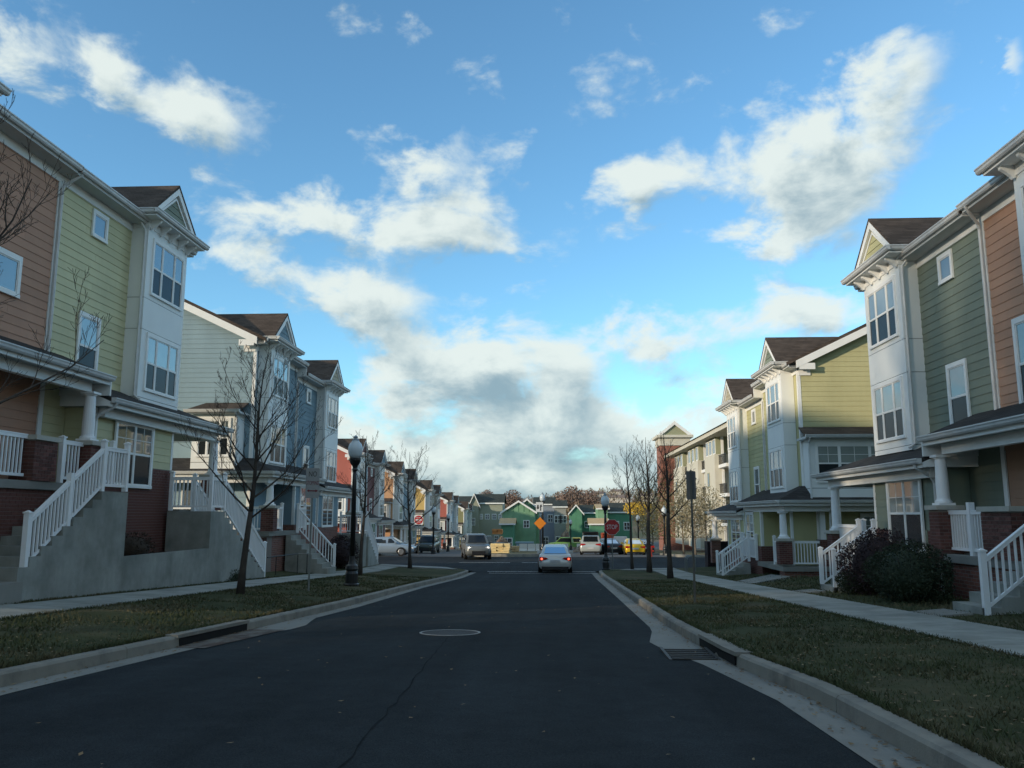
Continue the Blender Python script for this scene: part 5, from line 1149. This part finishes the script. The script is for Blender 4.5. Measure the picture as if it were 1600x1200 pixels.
        m = MB(); m.box(sg * (W * .86 + .02), sg * (W + .12), C[-2][0] + .28, C[-2][0] + .42, C[-1][1] + .0, C[-1][1] + .14); link('mirror', m.mesh('mirror'), col, t)
    m = MB(); m.box(-.27, .27, S['B'][0][0] - .03, S['B'][0][0] + .02, .58, .72); link('number_plate', m.mesh('number_plate'), PLATE, t)
    m = MB(); m.box(-W * .8, W * .8, S['B'][0][0] + .0, S['B'][0][0] + .12, .24, .38); link('rear_bumper', m.mesh('rear_bumper'), CHR, t)
    m = MB(); m.box(-W * .5, W * .5, S['B'][-1][0] - .1, S['B'][-1][0] + .02, .36, .62); link('grille', m.mesh('grille'), CHR, t)
    if tailgate_open:
        m = MB(); m.hexa([(-.72, -1.9, 1.72), (.72, -1.9, 1.72), (.68, -2.75, 2.02), (-.68, -2.75, 2.02)], [(-.72, -1.9, 1.80), (.72, -1.9, 1.80), (.68, -2.75, 2.08), (-.68, -2.75, 2.08)]); link('tailgate', m.mesh('tailgate'), CHR, t)
    return t
SILV = paint('silver', (.58, .58, .56))
car('silver sedan ahead at the crossing with red tail lamps lit', 'car', .17, 47.6, road_z(47.5) - .0, 0, SILV, 'sedan', 'silver_sedan', True)
car('grey SUV with headlamps on facing the camera across the crossing', 'car', -5.6, 62.0, road_z(62), 190, paint('grey', (.14, .15, .15)), 'suv', 'grey_suv', True)
car('yellow car parked beyond the stop sign', 'car', 7.3, 76.5, road_z(77) - .0, 0, paint('yellow', (.72, .45, .02)), 'sedan')
car('dark blue car parked left of the yellow car', 'car', 5.2, 79.5, road_z(79), 12, paint('navy', (.02, .025, .035)), 'sedan')
car('pale grey hatchback with its black tailgate raised', 'car', 3.55, 76.5, road_z(76), -4, paint('palegrey', (.42, .45, .43)), 'suv', tailgate_open=True)
car('pale blue car standing side-on behind the left corner', 'car', -13.1, 66.2, road_z(66), -90, paint('paleblue', (.26, .33, .40)), 'sedan')
car('dark pickup-sized car parked on the left kerb of the avenue', 'car', -12.4, 84, road_z(84), 180, paint('darkgreen', (.03, .04, .035)), 'suv')
car('black car at the right edge of the avenue behind the dark blue one', 'car', 9.0, 84.0, road_z(84), 0, paint('black', (.012, .012, .014)), 'sedan')
bx = thing('newspaper_box', 'small red box at the left corner beside the pale blue car', 'box', (-13.2, 60.0, road_z(60))); m = MB(); m.box(-.5, .5, -.35, .35, .12, .95); link('cabinet', m.mesh('cabinet'), SRED, bx); m = MB(); m.prism_x([(-.38, .951), (.38, .951), (.2, 1.1), (-.38, 1.15)], -.52, .52); link('lid', m.mesh('lid'), SRED, bx)
# ---------------------------------------------------------------- apartment building on the right past the crossing
CREAM = M('render_cream', (.58, .56, .47), .7, .06, 1); OLIVE = M('apartment_olive', (.30, .31, .20), .7, .06); BRK_A = brick_mat('apartment_brick', (.36, .13, .085))
def apartment(label, x0, y0, modules, zb, zt, depth=14, tower=None):
    """long block facing -x; modules: list of (kind, length)"""
    t = thing('apartment_building', label, 'apartment building', (x0, y0, zb)); y = y0; H4 = (zt - zb) / 4.0
    for kind, L in modules:
        a, b = y, y + L; y = b; m = MB()
        if kind == 'brick':
            m.box(x0, x0 + depth, a, b, zb, zb + 3 * H4 - .3); w = build(m, 'wall', BRK_A, t); m = MB(); m.box(x0 + .05, x0 + depth, a, b, zb + 3 * H4 - .3, zt); build(m, 'upper_wall', OLIVE, t)
            m = MB(); m.box(x0 - .06, x0 + .3, a - .05, b + .05, zb + 3 * H4 - .35, zb + 3 * H4 - .1); build(m, 'band', CREAM, t)
            n = max(1, int(L / 3))
            for k in range(n):
                yc = a + L * (k + .5) / n
                for f in range(4):
                    zc = zb + f * H4 + .9; fr = MB(); fr.box(x0 - .05, x0 + .04, yc - .95, yc + .95, zc - .1, zc + 1.75); o = build(fr, 'window', WHITE, t)
                    for q in (-1, 1):
                        g_ = MB(); g_.box(x0 - .06, x0 - .051, yc + (.06 if q > 0 else -.86), yc + (.86 if q > 0 else -.06), zc, zc + .75); build(g_, 'pane', PANE_FAR, o)
                        g_ = MB(); g_.box(x0 - .06, x0 - .051, yc + (.06 if q > 0 else -.86), yc + (.86 if q > 0 else -.06), zc + .85, zc + 1.65); build(g_, 'pane', PANE_FAR, o)
        elif kind == 'cream':
            m.box(x0 - 1.3, x0 + depth, a, b, zb, zt - H4 * .62); build(m, 'wall', CREAM, t); m = MB(); m.box(x0 - 1.1, x0 + depth, a + .1, b - .1, zt - H4 * .62, zt); build(m, 'upper_wall', OLIVE, t)
            for f in range(4):
                zc = zb + f * H4 + (.9 if f < 3 else 1.35); n = 1 if f < 3 else 3
                for k in range(n):
                    yc = a + L * (k + .5) / n if n > 1 else a + L * .62; hw = .5 if n == 1 else .62
                    xx = x0 - 1.3 if f < 3 else x0 - 1.1
                    fr = MB(); fr.box(xx - .05, xx + .04, yc - hw - .12, yc + hw + .12, zc - .1, zc + 1.55); o = build(fr, 'window', WHITE if f == 3 else OLIVE, t); g_ = MB(); g_.box(xx - .06, xx - .051, yc - hw, yc + hw, zc, zc + 1.45); build(g_, 'pane', PANE_FAR, o)
        else:
            m.box(x0 + 1.6, x0 + depth, a, b, zb, zt); build(m, 'recess_wall', OLIVE, t)
            for f in range(1, 4):
                z = zb + f * H4; m = MB(); m.box(x0 - .9, x0 + 1.6, a, b, z - .35, z); bl = build(m, 'balcony', WHITE, t)
                m = MB(); m.box(x0 - .9, x0 - .84, a, b, z + 1.0, z + 1.06)
                for k in range(int(L / .22)): m.box(x0 - .89, x0 - .86, a + k * .22, a + k * .22 + .025, z, z + 1.0)
                o = build(m, 'balcony_rail', METBLK, bl); o['kind'] = 'stuff'
                m = MB(); m.box(x0 + 1.53, x0 + 1.6, a + .4, b - .5, z + .02, z + 2.1); build(m, 'balcony_door', PANE_FAR, bl)
            m = MB(); m.box(x0 + 1.53, x0 + 1.6, a + .4, b - .5, zb + .1, zb + 2.2); build(m, 'patio_door', PANE_FAR, t)
            m = MB(); m.box(x0 - .6, x0 - .35, b - .4, b - .15, zb, zt); build(m, 'balcony_post', WHITE, t)
    m = MB(); m.box(x0 - 2.0, x0 + depth + .6, y0 - .6, y + .6, zt, zt + .45); build(m, 'cornice', CREAM, t); m = MB(); m.hexa([(x0 - 2.2, y0 - .8, zt + .451), (x0 + depth + .8, y0 - .8, zt + .451), (x0 + depth + .8, y + .8, zt + .451), (x0 - 2.2, y + .8, zt + .451)], [(x0 + 3, y0 + 4, zt + 1.5), (x0 + depth - 4, y0 + 4, zt + 1.5), (x0 + depth - 4, y - 4, zt + 1.5), (x0 + 3, y - 4, zt + 1.5)]); build(m, 'roof', SHING_D, t)
    return t
apartment('four-storey brick and cream apartment building on the right past the crossing', 19.2, 79, [('brick', 9), ('balc', 4), ('cream', 6), ('balc', 4.5), ('cream', 8.5), ('balc', 4), ('cream', 8), ('brick', 4)], -2.6, 9.9)
tw = thing('brick_tower', 'square brick tower with a small cream gable at the far end of the apartments', 'tower', (19.1, 131, -4))
TX0, TX1, TY = 16.9, 21.3, 129.0; TC = (TX0 + TX1) / 2
m = MB(); m.box(TX0, TX1, TY, TY + 5, -4, 12.0); build(m, 'shaft', BRK_A, tw); m = MB(); m.box(TX0 - .15, TX1 + .15, TY - .15, TY + 5.15, 12.0, 13.2); build(m, 'band', CREAM, tw); m = MB(); m.box(TX0 - .6, TX1 + .6, TY - .6, TY + 5.6, 13.2, 13.6); build(m, 'cornice', CREAM, tw)
m = MB(); m.prism_y([(TX0, 13.61), (TX1, 13.61), (TC, 15.3)], TY - .2, TY + 5); build(m, 'gable', OLIVE, tw)
for s_ in (-1, 1):
    m = MB(); m.prism_y([(TC + s_ * 2.7, 13.61), (TC, 15.75), (TC, 15.2), (TC + s_ * 2.0, 13.61)], TY - .5, TY - .21); build(m, 'rake_board', WHITE, tw)
# unseen bare trees added behind the left row, filtering low sun on right houses
ra = random.Random(21); proto = None
for i in range(15):
    x = ra.uniform(-36, -25); y = ra.uniform(11.5, 24.0) - .6745 * (9.9 - x); lb = 'tall bare tree added out of view behind the left row to filter the sun'
    if proto is None:
        proto = thing('sun_filter_tree', lb, 'tree', (x, y, 1.2), 'added sun-filtering trees behind the left row'); a_, b_ = tree_mesh(301, 7.4, .9, .13, 2.9, nl=20, twigs=6); link('trunk', a_, TRUNK, proto); link('crown', b_, TRUNK, proto); proto.scale = (2.75,) * 3; grp = proto
    else: dup(proto, (x, y, 1.2), lb, ra.uniform(0, 6.28), ra.uniform(2.45, 2.85))
# ---------------------------------------------------------------- houses beyond the crossing
FR = M('fiber_green', (.18, .34, .21), .75, .25, .5); FRD = M('fiber_green_dark', (.09, .25, .155), .7, .2, .5); HGREY = M('house_grey', (.28, .29, .27), .7, .06); HBLUE = M('house_bluegrey', (.24, .28, .33), .7, .06); HOLV = M('house_olive', (.30, .32, .25), .7, .06); ROOFG = shingle_mat('roof_shingles_green', (.075, .085, .075)); PLYW = M('plywood', (.50, .36, .20), .8, .15, 2); SEAM = M('panel_tape', (.03, .13, .07), .7, .1)
def P(px, py, d): return ((px - 862) / 1294 * d, 1.35 - (py - 805) / 1294 * d)
def cottage(label, px0, px1, py_e, py_r, d, depth, mat, roof, axis='x', wins=(), zb=None, name='house', seams=None, trim=WHITE):
    """two-storey house; axis 'y': gable faces the camera, 'x': eaves face the camera. wins: (fx, fz, w, h)"""
    x0, ze = P(px0, py_e, d); x1, zr = P(px1, py_r, d); zb = road_z(d + depth / 2) - .6 if zb is None else zb; c = (x0 + x1) / 2
    t = thing(name, label, 'house', (c, d, zb)); m = MB()
    if axis == 'y': m.prism_y([(x0, zb), (x1, zb), (x1, ze), (c, zr), (x0, ze)], d, d + depth)
    else: m.prism_x([(d, zb), (d + depth, zb), (d + depth, ze), (d + depth / 2, zr), (d, ze)], x0, x1)
    w = build(m, 'wall', mat, t); m = MB(); o = .4
    if axis == 'y':
        k = (zr - ze) / (c - x0)
        slab(m, (x0 - o, d - o, ze - k * o + .18), (c, d - o, zr + .18), (c, d + depth, zr + .18), (x0 - o, d + depth, ze - k * o + .18), .16); slab(m, (c, d - o, zr + .18), (x1 + o, d - o, ze - k * o + .18), (x1 + o, d + depth, ze - k * o + .18), (c, d + depth, zr + .18), .16)
        q = MB()
        for s_, xa in ((-1, x0 - o), (1, x1 + o)): q.prism_y([(xa, ze - k * o + .2), (c, zr + .2), (c, zr - .15), (xa, ze - k * o - .15)], d - o - .06, d - o - .01)
        build(q, 'rake_board', trim, t)
    else:
        k = (zr - ze) / (depth / 2)
        slab(m, (x0 - o, d - o, ze - k * o + .18), (x1 + o, d - o, ze - k * o + .18), (x1 + o, d + depth / 2, zr + .18), (x0 - o, d + depth / 2, zr + .18), .16); slab(m, (x0 - o, d + depth / 2, zr + .18), (x1 + o, d + depth / 2, zr + .18), (x1 + o, d + depth + o, ze - k * o + .18), (x0 - o, d + depth + o, ze - k * o + .18), .16)
        q = MB(); q.box(x0 - o, x1 + o, d - o - .06, d - o, ze - k * o - .1, ze - k * o + .16); build(q, 'fascia', trim, t)
    build(m, 'roof', roof, t)
    for (fx, fz, ww, hh) in wins:
        xc = x0 + (x1 - x0) * fx; zc = zb + (ze - zb) * fz; f = MB(); f.box(xc - ww / 2 - .13, xc + ww / 2 + .13, d - .07, d + .02, zc - .13, zc + hh + .13); fo = build(f, 'window', trim, t)
        for q0, q1 in ((-ww / 2, -.05), (.05, ww / 2)):
            for r0, r1 in ((0, hh / 2 - .04), (hh / 2 + .04, hh)): g_ = MB(); g_.box(xc + q0, xc + q1, d - .085, d - .071, zc + r0, zc + r1); build(g_, 'pane', PANE_FAR, fo)
    if seams:
        n = int((x1 - x0) / seams)
        for i in range(n):
            for z0, z1 in ((zb, zb + (ze - zb) * .5), (zb + (ze - zb) * .5, ze)):
                xa, xb = x0 + (x1 - x0) * i / n, x0 + (x1 - x0) * (i + 1) / n; g_ = MB(); g_.box(xa + .05, xb - .05, d - .03, d - .002, z0 + .05, z1 - .05); build(g_, 'sheathing_panel', mat, w)
        if axis == 'y':
            g_ = MB()
            for i in range(1, n):
                xa = x0 + (x1 - x0) * i / n; g_.box(xa - .06, xa + .06, d - .01, d - .001, ze, ze + (zr - ze) * (1 - abs(xa - c) / (c - x0)) - .1)
            build(g_, 'seam_tape', SEAM, t, stuff=True)
    return t
WN = ((.25, .62, 1.2, 1.5), (.5, .62, 1.2, 1.5), (.75, .62, 1.2, 1.5), (.3, .12, 1.2, 1.6), (.7, .12, 1.2, 1.6))
cottage('olive-grey two-storey house with dark roof behind the olive townhouse', 748, 786, 786, 773, 176, 9, HOLV, ROOFG, 'x', ((.14, .66, .35, .9), (.38, .66, .7, .9), (.66, .66, .7, .9), (.9, .66, .35, .9), (.45, .2, .7, 1.0), (.75, .2, .7, 1.0)))
cottage('gable wing of the olive-grey house facing the street', 735, 749, 788, 773, 175, 9, HOLV, ROOFG, 'y', ((.4, .55, .6, 1.3), (.6, .2, .6, 1.2)))
cottage('bright green sheathed house under construction with a wide gable', 786, 836, 800, 784, 156, 10, FR, ROOFG, 'y', ((.74, .62, .9, 1.2),), seams=1.0)
cottage('taller green sheathed gable just behind the bright green house', 806, 842, 796, 781, 163, 8, FR, ROOFG, 'y', (), seams=1.2)
cottage('low green wing with a window box in front of the green house', 784, 803, 818, 811, 150, 6, FRD, PLYW, 'x', ((.5, .30, 1.6, 1.5),), zb=-6)
cottage('blue-grey house with dark roof right of the green house', 836, 866, 788, 778, 190, 9, HBLUE, ROOFG, 'x', ((.3, .6, 1.0, 1.5), (.8, .6, 1.0, 1.5), (.55, .1, 1.0, 1.5)))
cottage('grey house with a white porch in the middle distance', 866, 884, 792, 783, 186, 9, HGREY, ROOFG, 'x', ((.3, .62, 1.3, 1.5), (.75, .62, 1.3, 1.5), (.4, .12, 1.3, 1.5)))
cottage('dark green sheathed gable house with a bare timber corner', 890, 909, 801, 790, 180, 9, FRD, ROOFG, 'y', (), seams=1.3)
cottage('dark green sheathed wing with a tall window bay', 909, 933, 801, 790, 182, 9, FRD, ROOFG, 'x', ((.3, .6, .9, 1.2), (.75, .5, 1.6, 2.4)))
cottage('sunlit green sheathed house left of the stop sign', 933, 948, 795, 789, 165, 9, FR, PLYW, 'x', ((.35, .62, .9, 1.1), (.8, .62, .9, 1.1)), seams=1.2)
cottage('green sheathed house with a low porch roof behind the stop sign', 944, 985, 800, 787, 170, 10, FRD, ROOFG, 'x', ((.15, .6, .9, 1.2), (.4, .6, 1.0, 1.2), (.8, .55, 1.0, 1.4)), seams=1.4)
cottage('low plywood porch wing beside the stop sign', 921, 946, 818, 811, 158, 5, FRD, PLYW, 'x', (), zb=-6.5)
cottage('orange brick flat-topped building far behind the left row', 715, 742, 779, 776, 265, 12, M('orange_brick_far', (.55, .26, .10), .8, .1), PLYW, 'x', ((.3, .85, 1.8, 1.8), (.7, .85, 1.8, 1.8)))
cottage('grey long-roofed house behind the orange building', 700, 745, 786, 776, 235, 12, HGREY, ROOFG, 'x', ((.7, .7, 1.6, 1.4),))
# ---------------------------------------------------------------- building site things
def stack(label, px0, px1, py0, py1, d, mat, rows, cols, name='lumber_stack', cat='lumber'):
    x0, zt = P(px0, py0, d); x1, zb = P(px1, py1, d); t = thing(name, label, cat, ((x0 + x1) / 2, d, zb)); rng = random.Random(d)
    for r_ in range(rows):
        for c_ in range(cols):
            z0 = (zt - zb) * r_ / rows; z1 = (zt - zb) * (r_ + 1) / rows - .02; xa = (x0 - x1) / 2 + (x1 - x0) * c_ / cols; xb = xa + (x1 - x0) / cols - .02; j = rng.uniform(-.12, .12)
            m = MB(); m.box(xa + j * .3, xb + j * .3, j, 1.2 + j, z0, z1); link('plank', m.mesh('plank'), mat, t)
    return t
LUM = M('new_lumber', (.78, .60, .30), .8, .12, 3)
stack('tall stack of pale yellow lumber right of the grey SUV', 767, 797, 848, 867, 73, LUM, 8, 3); stack('small lumber stack beside the lime green vehicle', 800, 812, 852, 862, 84, PLYW, 5, 2)
stack('orange timber bundle in front of the green house', 770, 786, 826, 834, 120, M('orange_timber', (.62, .28, .10), .8, .15), 5, 2)
def skip(label, px0, px1, py0, py1, d, col, name='dumpster'):
    x0, zt = P(px0, py0, d); x1, zb = P(px1, py1, d); t = thing(name, label, 'dumpster', ((x0 + x1) / 2, d, zb)); w = (x1 - x0) / 2; h = zt - zb; m = MB()
    m.hexa([(-w * .85, 0, .15), (w * .85, 0, .15), (w * .85, 2, .15), (-w * .85, 2, .15)], [(-w, -.1, h), (w, -.1, h), (w, 2.1, h), (-w, 2.1, h)]); link('tub', m.mesh('tub'), col, t)
    for k in range(5):
        q = MB(); xx = -w * .8 + w * 1.6 * k / 4; q.box(xx - .05, xx + .05, -.16, .02, .2, h); link('rib', q.mesh('rib'), col, t)
    q = MB(); q.box(-w - .06, w + .06, -.18, -.08, h - .12, h + .02); link('lip', q.mesh('lip'), col, t); return t
skip('orange-red dumpster behind the parked cars', 938, 957, 832, 850, 104, M('dumpster_orange', (.60, .12, .05), .5, .15))
skip('blue-grey dumpster among the rubble left of the median', 806, 834, 846, 856, 110, M('dumpster_blue', (.22, .33, .40), .5, .15))
for i, (a, b, d) in enumerate(((812, 824, 96), (825, 836, 96), (837, 847, 96), (857, 866, 98), (867, 876, 98), (877, 887, 98), (900, 912, 100), (913, 925, 100))):
    x0, zt = P(a, 849, d); x1, zb = P(b, 858, d); zb = road_z(d); t = thing('concrete_barrier', 'pale concrete barrier segment, number %s from the left along the site edge' % ['one', 'two', 'three', 'four', 'five', 'six', 'seven', 'eight'][i], 'barrier', ((x0 + x1) / 2, d, zb), 'site barriers'); w = (x1 - x0) / 2; m = MB(); m.prism_x([(-.3, 0), (.3, 0), (.3, .1), (.12, .4), (.08, .95), (-.08, .95), (-.12, .4), (-.3, .1)], -w, w); link('barrier', m.mesh('barrier'), M('barrier_pale', (.62, .62, .58), .8, .1), t)
def truck(label, px, d, col, rot=0, name='work_truck'):
    x = (px - 862) / 1294 * d; t = thing(name, label, 'truck', (x, d, road_z(d)), 'site vehicles'); t.rotation_euler = (0, 0, R(rot)); m = MB(); m.prism_x([(-2.6, .5), (2.6, .5), (2.6, 1.05), (1.6, 1.15), (.9, 1.85), (-.6, 1.85), (-.75, 1.1), (-2.6, 1.1)], -.95, .95); link('body', m.mesh('body'), col, t)
    m = MB(); m.prism_x([(1.45, 1.2), (.85, 1.75), (-.5, 1.75), (-.6, 1.2)], -.965, .965); link('side_window', m.mesh('side_window'), CGL, t)
    for sx_ in (-1, 1):
        for yy in (-1.7, 1.7): m = MB(); m.lathe([(.36, -.12), (.38, 0), (.36, .12)], n=14); m.v = [(sx_ * .88 + c, yy + a, .38 + b) for a, b, c in m.v]; link('wheel', m.mesh('wheel'), TYRE, t)
    return t
truck('lime green pickup truck on the building site', 886, 122, M('truck_lime', (.13, .27, .07), .5, .05), 80); truck('yellow-green truck right of the lime one', 899, 126, M('truck_yellow', (.42, .42, .10), .5, .05), 95); truck('dark truck between the olive house and the lumber', 760, 110, M('truck_dark', (.05, .06, .06), .4, .05), 70); truck('white truck parked far down the avenue', 965, 108, M('truck_white', (.6, .6, .58), .4, .05), 0)
RUB = M('rubble', (.16, .105, .08), .95, .35, 1.2, bump=.6, bscale=6, col2=(.32, .27, .20), c2scale=1.5)
def mound(label, px0, px1, py, d, seed):
    x0, zt = P(px0, py, d); x1, _ = P(px1, py, d); zb = road_z(d) - .1; t = thing('rubble_mound', label, 'rubble', ((x0 + x1) / 2, d, zb), 'rubble heaps'); rng = random.Random(seed); m = MB(); n = 18; w = (x1 - x0) / 2; h = zt - zb; rows = 5
    for j in range(rows + 1):
        f = j / rows
        for i in range(n): a = 2 * math.pi * i / n; r_ = w * (1 - f ** 1.3 * .93) * rng.uniform(.85, 1.15); m.v.append((r_ * math.cos(a), 3 + r_ * .7 * math.sin(a), h * f * rng.uniform(.88, 1.1)))
    for j in range(rows):
        for i in range(n): a = j * n + i; b = j * n + (i + 1) % n; m.f.append((a, b, b + n, a + n))
    m.f.append(tuple(rows * n + i for i in range(n))); link('heap', m.mesh('heap'), RUB, t)
    return t
mound('brown rubble heap behind the lumber stack', 764, 802, 839, 112, 1); mound('low earth heap behind the concrete barriers', 802, 850, 848, 120, 2); mound('reddish soil heap behind the silver sedan', 892, 924, 852, 92, 3); mound('earth heap in front of the dark green houses', 868, 900, 829, 150, 4)
# ---------------------------------------------------------------- sparse-leaved trees on the far right, golden tree, hill woods
LEAF_T = M('leaves_tan', (.24, .21, .13), .8, .3, 3); LEAF_G = M('leaves_gold', (.62, .42, .05), .8, .25, 3); LEAF_O = M('leaves_olive', (.12, .11, .045), .8, .3, 3)
def leafy(label, px, d, h, seed, mat, n, rx, rz, zc, base_z=None, trunk=TRUNK_P, size=.09):
    x = (px - 862) / 1294 * d; t = thing('leafy_tree', label, 'tree', (x, d, road_z(d) if base_z is None else base_z), 'trees past the crossing'); a, b = tree_mesh(seed, h, 1.2, .09, rx * .9, nl=9, twigs=3, up=1.3); link('trunk', a, trunk, t); link('branches', b, trunk, t); o = leaf_cloud('foliage', mat, t, (0, 0, zc), rx, rx, rz, n, size, seed, shell=.15, lumps=12, lump=.5); o['kind'] = 'stuff'
leafy('sparse tan-leaved tree before the middle of the apartment front', 1062, 73, 6.0, 71, LEAF_T, 2600, 2.0, 2.4, 3.8); leafy('sparse tan-leaved tree before the near apartment corner', 1098, 70, 5.6, 72, LEAF_T, 2200, 1.8, 2.2, 3.6); leafy('pale multi-stemmed tree behind the right sign post', 1080, 69, 4.6, 73, LEAF_T, 900, 1.6, 1.6, 3.2)
leafy('olive-leaved tree left of the apartment tower foot', 1036, 84, 7.0, 74, LEAF_O, 3200, 2.6, 3.0, 4.6); leafy('golden-leaved tree behind the yellow car', 994, 112, 6.8, 75, LEAF_G, 1500, 1.7, .9, 5.6, size=.12); leafy('olive-leaved tree right of the golden one', 1016, 100, 6.4, 76, LEAF_O, 3000, 2.4, 2.8, 4.2)
t = thing('hill_tree', 'big bare rounded tree standing out on the hill skyline', 'tree', (7.6, 345, -5.5), 'hill trees'); a, b = tree_mesh(91, 17, 4, .5, 7.5, nl=15, twigs=5, up=.8); b.materials.clear(); link('trunk', a, TRUNK_P, t); link('crown', b, M('far_twigs', (.22, .155, .125), .95, .2, .2), t); o = leaf_cloud('twigs', MATS['far_twigs'], t, (0, 0, 11.2), 6.2, 6.2, 6.6, 2600, .55, 33, shell=.2, lumps=14, lump=.4); o['kind'] = 'stuff'
t2 = dup(t, (-19, 400, -1.5), 'smaller bare tree on the hill behind the green house', 1.3, .8); t3 = dup(t, (16.5, 365, -3.0), 'bare tree just right of the big skyline tree', 2.5, .82); t4 = dup(t, (-33, 420, 1), 'bare tree on the hill behind the olive-grey house', .4, .7)
rng = np.random.default_rng(12); V = []; F = []
for i in range(1500):
    y = 300 + 420 * rng.random() ** .8; x = (rng.random() - .5) * (y * 1.1) + 4; z = road_z(y) + 5 * math.sin(x * .011 + 1.1) * min(1, (y - 300) / 200) + 2.5 * math.sin(x * .031); h = rng.uniform(5, 10); w = h * .55
    for k in range(38):
        a = rng.uniform(0, 6.283); e = rng.random() ** .7; r0 = w * math.sin(math.pi * min(1, .25 + .75 * e)) * rng.random() ** .5
        p = np.array([x + r0 * math.cos(a), y + r0 * math.sin(a), z + h * (.25 + .75 * e)]); u = rng.normal(size=3) * .25; u[2] = abs(u[2]) + .6; u *= h * .10; s = rng.normal(size=3); s *= .10 * h * .18 / (np.linalg.norm(s) + 1e-6) * 3
        n = len(V); V += [tuple(p - u), tuple(p + s), tuple(p + u)]; F.append((n, n + 1, n + 2))
    n = len(V); V += [(x - .2, y, z - 1), (x + .2, y, z - 1), (x, y, z + h * .8)]; F.append((n, n + 1, n + 2))
me = bpy.data.meshes.new('far_wood'); me.from_pydata(V, [], F); o = link('far_wood', me, M('far_wood', (.17, .125, .10), .95, .5, .05, col2=(.22, .19, .12), c2scale=.025)); o['kind'] = 'stuff'; tag(o, 'brown leafless woods covering the far hill', 'woods')
rr = random.Random(4)
for i, (px, py, d) in enumerate(((735, 776, 520), (806, 772, 560), (818, 779, 480), (850, 781, 470), (880, 783, 450), (920, 780, 480), (934, 779, 500), (955, 782, 440), (962, 775, 560), (975, 783, 430), (1010, 782, 450))):
    x, z = P(px, py, d); w = rr.uniform(2.2, 3.6); z = road_z(d) + 5 * math.sin(x * .011 + 1.1) * min(1, (d - 300) / 200) + 2.5 * math.sin(x * .031) + 8.5; t = thing('hillside_house', 'tiny pale house on the far hill, %s from the left' % ['first', 'second', 'third', 'fourth', 'fifth', 'sixth', 'seventh', 'eighth', 'ninth', 'tenth', 'eleventh'][i], 'house', (x, d, z - 6), 'hillside houses'); m = MB(); m.box(-w, w, 0, 7, 0, 4); link('wall', m.mesh('wall'), M('far_white', (.62, .58, .52), .8, .1), t); m = MB(); m.prism_x([(-.5, 4.01), (7.5, 4.01), (3.5, 5.6)], -w - .4, w + .4); link('roof', m.mesh('roof'), M('far_roof', (.22, .17, .15), .9, .2), t)
